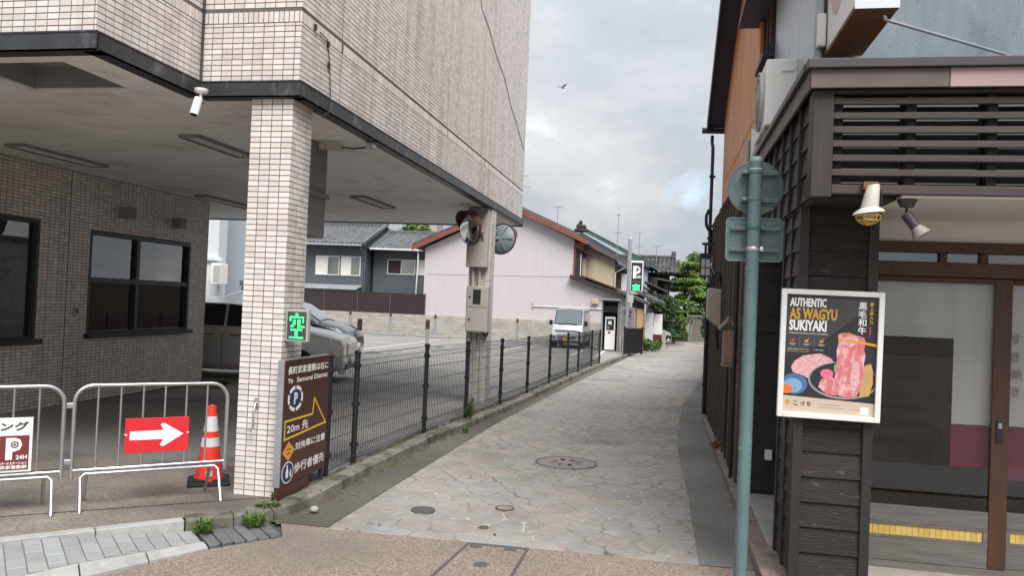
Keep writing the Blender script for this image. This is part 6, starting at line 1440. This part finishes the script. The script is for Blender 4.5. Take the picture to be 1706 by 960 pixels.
MB().box(-3.78, -3.44, Y0-.2, Y0-.001, 1.84, 2.12).build('vent_hood', 'cream_wall', ph, bevel=.02)
# cream house and blue house further along, roofs stepping down
ch = thing('cream_house', 'cream walled gabled house behind the pink house', 'house', (-4, 47.3, 0), world=True)
MB().prism([(-9.5, 47.3, -.4), (-3.0, 47.3, -.4), (-3.0, 47.3, 4.55), (-6.6, 47.3, 6.25), (-9.5, 47.3, 5)], (0, 3.0, 0)).build('wall', 'cream_wall', ch)
slab(-6.6, 6.32, -2.15, 4.22, 46.9, 50.2, .10, 'roof', 'roof_old', ch); slab(-6.6, 6.2, -2.1, 4.10, 46.8, 46.895, .2, 'verge_board', 'trim_brown', ch)
MB().box(-2.99, -2.3, 47.7, 50, -.4, 3.9).build('lane_wall', 'dark_wood', ch); MB().box(-2.6, -2.29, 47.66, 47.7, 2.7, 3.7).build('window', 'pale_wall', ch); MB().box(-2.95, -2.62, 47.66, 47.7, 2.0, 3.9).build('shutter', 'red_wood', ch); MB().tube([(-2.2, 46.9, 4.15), (-2.95, 47.2, 3.75), (-2.97, 47.25, 1.0)], .04, 6).build('downpipe', 'pale_wall', ch)
slab(-4.9, 3.45, -1.9, 2.45, 46.2, 47.29, .08, 'lower_roof', 'roof_red', ch)
bh = thing('blue_house', 'pale blue walled house with green roof edge behind the cream house', 'house', (-2, 50.4, 0), world=True)
MB().prism([(-7, 50.4, -.4), (-1.15, 50.4, -.4), (-1.15, 50.4, 4.1), (-5.4, 50.4, 6.4), (-7, 50.4, 5.5)], (0, 3, 0)).build('wall', 'blue_wall', bh)
slab(-5.6, 6.72, -.55, 4.22, 50.0, 53.5, .12, 'roof', 'verge_green', bh); slab(-5.6, 6.60, -.5, 4.08, 49.9, 49.995, .16, 'verge_board', 'verge_green', bh); slab(-5.6, 6.77, -.5, 4.25, 49.88, 49.993, .09, 'verge_tile', 'roof_old', bh)
MB().box(-1.149, -.55, 50.8, 53, -.4, 3.6).build('lane_wall', 'dark_wood', bh)
for k in range(3): MB().box(-1.1+.18*k, -1.04+.18*k, 50.74, 50.79, 1.6, 3.5).build('post', 'trim_brown', bh)
slab(-1.3, 3.35, .15, 2.75, 50.3, 53.4, .09, 'lower_roof', 'roof_old', bh)
oh = thing('old_house', 'old dark house with layered tile roofs beside the lane shrubs', 'house', (-.2, 53, 0), world=True)
MB().box(-3, .25, 53.6, 56, -.4, 4.0).build('wall', 'dark_wood', oh); MB().box(-.15, .18, 53.5, 53.59, 2.2, 3.4).build('window', 'grey_wood', oh); MB().box(-.6, -.3, 53.5, 53.59, 2.2, 3.4).build('shutter', 'red_wood', oh)
kawara(oh, (-3.2, 52.9, 4.15), (1, 0, 0), (0, 2.0, 1.0), 15, 8, mat='roof_old'); MB().box(-3.2, .55, 54.7, 55.0, 5.1, 5.35).build('ridge', 'roof_old', oh, bevel=.05); MB().box(.3, .6, 54.6, 55.1, 5.1, 5.65).build('ridge_end', 'roof_old', oh, bevel=.06)
MB().prism([(.5, 52.8, 4.1), (.5, 55, 5.15), (.5, 57, 4.1)], (.12, 0, 0)).build('gable_board', 'roof_old', oh); MB().box(-3.1, .5, 53.0, 56, 4.0, 4.12).build('eave', 'dark_wood', oh)
slab(-1.4, 3.75, .55, 3.45, 52.4, 53.7, .10, 'lower_roof', 'roof_old', oh)
# low porches in front of the houses along the lane
lp = thing('stucco_porch', 'tan stucco entrance wall with tiled lean-to roofs beside the cabinet', 'porch', (-1.3, 39, 0), world=True)
MB().box(-1.95, -1.3, 38.2, 38.5, -.4, 1.75).build('wall', 'stucco', lp); MB().box(-1.29, -1.0, 38.1, 38.6, -.4, 1.7).build('pier', 'stucco', lp); MB().box(-1.299, -.95, 39.6, 39.8, -.3, 1.5).build('door', 'orange_wood', lp); MB().box(-.94, -.55, 40.6, 40.75, -.3, 1.5).build('wall', 'pale_wall', lp); MB().box(-.54, -.1, 41.6, 41.75, -.3, 1.45).build('wall', 'plaster_white', lp); MB().box(-.54, -.1, 41.5, 41.59, -.3, .4).build('dado', 'red_wood', lp)
MB().box(-1.75, -1.5, 38.12, 38.2, 1.0, 1.4).build('meter', 'ac_white', lp, bevel=.02); MB().box(-1.68, -1.57, 38.1, 38.119, 1.1, 1.32).build('dial', 'print_black', lp)
for k, (xa, za, xb, zb, y0, y1) in enumerate(((-2.2, 2.45, -.75, 1.85, 37.8, 39.2), (-1.6, 2.55, -.45, 2.0, 39.3, 40.6), (-1.2, 2.5, -.1, 1.9, 40.7, 42.2), (-1.9, 3.0, -.9, 2.6, 40.2, 42.6))):
    slab(xa, za, xb, zb, y0, y1, .07, 'roof', 'roof_old', lp)
    for j in range(5): MB().cyl((xa, y0+.12+j*(y1-y0-.24)/4, za+.10), (xb+.06, y0+.12+j*(y1-y0-.24)/4, zb+.10), .055, n=8).build('roof_ridge_tile', 'roof_old', lp, smooth=60)
MB().box(-1.6, -1.0, 39.95, 40.05, 1.4, 2.4).build('gable_wall', 'dark_wood', lp)
sw = MB().box(-.2, .1, 42.5, 42.8, -.4, .55).build('low_wall', 'concrete'); tag(sw, 'short grey concrete wall in front of the parked car nose', 'wall')
t = thing('flower_pot', 'dark plant pot with pale green plant by stucco porch', 'plant pot', (-.78, 37.7, G(37.7)))
MB().lathe([(.12, 0), (.17, .3), (.15, .3), (.13, .25), (0, .25)], 14).build('pot', 'print_black', t, smooth=40); Vv_, Ff_, Tt_ = foliage([((0, 0, .42), (.24, .24, .2))], 160, .09, seed=21); np_mesh('foliage', Vv_, Ff_, 'leaf', t, Tt_)
# pale buildings far left, with outdoor units
wb = thing('white_building', 'white rendered wall at the far left beyond the garage wall', 'building', (*ad(-11, 28), 0))
wb.rotation_euler = (0, 0, PSI)
MB().box(-3, .62, 0, .8, -.5, 9).build('wall', 'pale_wall', wb); MB().box(-.4, .78, -.12, -.001, 2.78, 2.9).build('ledge', 'pale_wall', wb)
gb = thing('grey_building', 'blue grey clad wall behind the white building and pillar', 'building', (*ad(-11, 31), 0)); gb.rotation_euler = (0, 0, PSI)
MB().box(-1.5, 2.3, 0, 2.4, -.5, 9).build('wall', 'bluegrey_wall', gb); MB().box(.7, 2.2, -.9, -.002, 1.95, 2.15).build('canopy', 'grey_wall', gb); MB().box(.7, 2.2, -.7, -.003, -.5, 1.94).build('porch_wall', 'bluegrey_wall', gb)
t = thing('air_conditioner', 'white outdoor unit on the white wall left of the pillar', 'air conditioner', (*ad(-10.25, 27.8), 1.95)); t.rotation_euler = (0, 0, PSI)
MB().box(-.14, .20, -.4, .3, 0, .72).build('case', 'ac_white', t, bevel=.02)
for k in range(9): MB().box(-.05, .19, -.415, -.4, .08+.066*k, .10+.066*k).build('louvre', 'print_grey', t)
MB().tube([(0, 0, 0), (.0, 0, -.5), (.9, 0, -.2), (.9, 0, -.7)], .03, 6).build('bracket', 'ac_grille', t)
# aerials on the roofs
def aerial(label, x, y, z0, z1, arms):
    t = thing('aerial', label, 'aerial', (x, y, z0), group='television aerials on the roofs')
    MB().cyl((0, 0, -.15), (0, 0, z1-z0), .022, n=6).build('mast', 'print_grey', t)
    a_ = MB()
    for z, w_, dy in arms:
        a_.cyl((-w_, 0, z-z0), (w_, .05, z-z0+.05), .014, n=5)
        for k in range(5): x_ = -w_+2*w_*k/4; a_.cyl((x_, -.3, z-z0), (x_, .3, z-z0), .010, n=4)
    a_.build('antenna_bar', 'print_grey', t)
aerial('tall aerial on the pink roof beside the tiled building', -8.11, 43.5, 6.85, 9.0, [(8.8, .35, 0), (8.2, .45, 0)])
aerial('small forked aerial on right slope of the pink roof', -6.0, 43.5, 5.9, 7.15, [(7.1, .25, 0)])
aerial('tall mast aerial standing on the cream roof', -2.95, 48.3, 4.7, 7.4, [(7.3, .1, 0), (6.2, .2, 0)])
aerial('aerial on the green edged roof right of mast', -1.75, 51.5, 4.9, 6.6, [(6.55, .35, 0), (5.6, .2, 0)])
aerial('faint short aerial on roof above the parking sign', -.7, 54.5, 5.0, 6.0, [(5.95, .3, 0)])
t = thing('roof_finial', 'dark ornamental ridge tile on top of pink house roof slope', 'roof ornament', (-5.1, 47.6, 6.15))
for c, r in (((0, 0, .1), (.45, .15, .15)), ((-.12, 0, .32), (.2, .12, .2)), ((.15, 0, .28), (.16, .12, .16)), ((-.05, 0, .55), (.12, .08, .14))): MB().ball(c, r, 10, 6).build('lobe', 'dark_wood', t, smooth=60)
# gate and wall closing the view
gt = thing('wooden_gate', 'grey weathered plank gate closing the end of the lane', 'gate', (2.3, 55.2, 0), world=True)
for k in range(7): MB().box(1.85+.19*k, 2.03+.19*k, 55.2, 55.25, G(55), 1.15).build('plank', 'grey_wood', gt)
for x in (1.72, 3.2): MB().box(x-.06, x+.06, 55.15, 55.28, G(55)-.1, 1.3).build('post', 'grey_wood', gt)
MB().box(1.6, 3.35, 55.1, 55.35, 1.25, 1.4).build('beam', 'grey_wood', gt)
yw = thing('earth_wall', 'ochre plastered wall left of the plank gate', 'wall', (1.2, 55.2, 0), world=True)
MB().box(-.2, 1.6, 55.2, 55.5, .0, .9).build('wall', 'stucco', yw); MB().box(-.2, 1.6, 55.15, 55.5, -.6, -.002).build('plinth', 'dark_wood', yw); slab(-.3, .95, 1.65, .95, 55.0, 55.6, .12, 'roof', 'roof_old', yw)

# ------------------------------------------------------------------ trees and shrubs
def tree(name, label, cat, base, trunk, clumps, n, size, mat, seed, group=None, limbs=True):
    t = thing(name, label, cat, base, 0, group); b_ = MB()
    if trunk:
        b_.tube(trunk[0], trunk[1], 8, False, 0, .5, trunk[1]*.35)
        if limbs:
            tp = Vector(trunk[0][-1])
            for c, r in clumps:
                c = Vector(c); a = Vector(trunk[0][min(len(trunk[0])-1, 1+int(len(trunk[0])*max(0, min(.9, c.z/max(tp.z, .1)))))-1]); b_.tube([a, a.lerp(c, .5)+Vector((0, 0, -.1)), c], trunk[1]*.4, 6, False, 0, .5, .012)
        b_.build('trunk', 'bark', t, smooth=60)
    V, F, T = foliage(clumps, n, size, seed=seed); np_mesh('crown', V, F, mat, t, T); return t
R2 = random.Random(4); cl_ = []
for k in range(64):                                         # pine in trained layers
    f = k/64; z = 1.0+4.4*f; wdt = 2.2*(1-.62*f**1.4); cl_.append(((R2.uniform(-wdt, wdt)-.15*f, R2.uniform(-1, 1), z+R2.uniform(-.12, .12)), (R2.uniform(.5, .95), R2.uniform(.5, .8), R2.uniform(.15, .26))))
tree('pine_tree', 'bright green trained pine with layered crown at the end of the lane', 'tree', (1.35, 57.5, -.4), ([(0, 0, 0), (.15, 0, 1.4), (-.1, 0, 2.8), (.15, 0, 4.2), (.1, 0, 5.2)], .16), cl_, 30000, .085, 'leaf_pine', 31)
cl_ = [((R2.uniform(-1.1, 1.1), R2.uniform(-.8, .8), R2.uniform(4.2, 6.1)), (.6, .6, .5)) for _ in range(12)]
tree('broadleaf_tree', 'tall green tree behind the layered pine', 'tree', (2.9, 61, -.4), ([(0, 0, 0), (.1, 0, 3), (0, 0, 5.5)], .2), cl_, 5000, .11, 'leaf', 33)
cl_ = [((R2.uniform(-.55, .5), R2.uniform(-.5, .5), R2.uniform(.4, 2.7)), (R2.uniform(.3, .5), .4, R2.uniform(.25, .4))) for _ in range(16)]
tree('shrub', 'tall dark green shrub left of the lane end', 'shrub', (-.05, 47.5, -.35), ([(0, 0, 0), (0, 0, 1.2), (.05, 0, 2.4)], .06), cl_, 6500, .075, 'leaf_dark', 35)
cl_ = [((R2.uniform(-.5, .5), R2.uniform(-.5, .5), R2.uniform(.3, 1.5)), (.35, .35, .3)) for _ in range(9)]
tree('shrub', 'middle green shrub right of the tall dark shrub', 'shrub', (.62, 49.5, -.35), ([(0, 0, 0), (0, 0, .8), (0, 0, 1.2)], .05), cl_, 3200, .075, 'leaf', 36)
cl_ = [((R2.uniform(-.4, .4), R2.uniform(-.3, .3), R2.uniform(.2, .9)), (.3, .3, .25)) for _ in range(7)]
tree('shrub', 'low round shrub before the ochre wall', 'shrub', (.75, 52.5, -.35), None, cl_, 1800, .07, 'leaf_dark', 37)
cl_ = [((R2.uniform(-.3, .3), R2.uniform(-.3, .3), R2.uniform(.4, 1.5)), (.28, .3, .3)) for _ in range(7)]
tree('shrub', 'dark shrub at the right end of the plank gate', 'shrub', (2.75, 52.0, -.35), None, cl_, 2000, .07, 'leaf_dark', 38)
cl_ = [((R2.uniform(-.3, .4), R2.uniform(-.3, .3), R2.uniform(.1, .35)), (.22, .2, .14)) for _ in range(5)]
tree('shrub', 'low olive ground shrub behind the plant pot', 'shrub', (-.55, 39.6, -.29), None, cl_, 900, .06, 'leaf', 39)
cl_ = [((R2.uniform(-2.2, 2.2), R2.uniform(-1, 1), R2.uniform(5.8, 8.6)), (1.0, 1.0, .7)) for _ in range(12)]
tree('broadleaf_tree', 'bright green tree rising behind the grey tiled roofs', 'tree', (*ad(-10.4, 75), -.4), ([(0, 0, 0), (.1, 0, 4), (0, 0, 7)], .25), cl_, 5000, .20, 'leaf', 41)
cl_ = [((R2.uniform(-.5, .5), R2.uniform(-.3, .3), R2.uniform(1.0, 2.0)), (.35, .3, .3)) for _ in range(6)]
tree('shrub', 'dark shrub between the two grey houses', 'shrub', (-18.1, 46.6, -.3), None, cl_, 1200, .09, 'leaf_dark', 43)
fb_ = thing('apartment_block', 'pale brown high building far behind the grey roofs', 'building', (*ad(-9.0, 90), 0)); fb_.rotation_euler = (0, 0, PSI)
MB().box(-1.6, .2, 0, 8, -1, 11.2).build('wall', 'stucco_pale', fb_)
nb_ = thing('grey_shed', 'weathered grey building edge beyond the dark lane wall', 'building', (1.5, 16.5, 0), world=True)
MB().box(1.1, 5, 15.2, 22, -.4, 2.9).build('wall', 'concrete', nb_); MB().box(1.05, 5, 15.0, 22.2, 2.902, 3.05).build('roof', 'roof_old', nb_)
nb2 = thing('far_wall', 'dark boarded wall continuing along the right of the lane', 'wall', (2.5, 30, 0), world=True)
for k in range(7): MB().prism([(WALLX(22.2+4*k)+.05, 22.2+4*k, -.6), (WALLX(26.1+4*k)+.05, 26.1+4*k, -.6), (WALLX(26.1+4*k)+.5, 26.1+4*k, -.6), (WALLX(22.2+4*k)+.5, 22.2+4*k, -.6)], (0, 0, 2.6)).build('panel', 'board_lane', nb2)
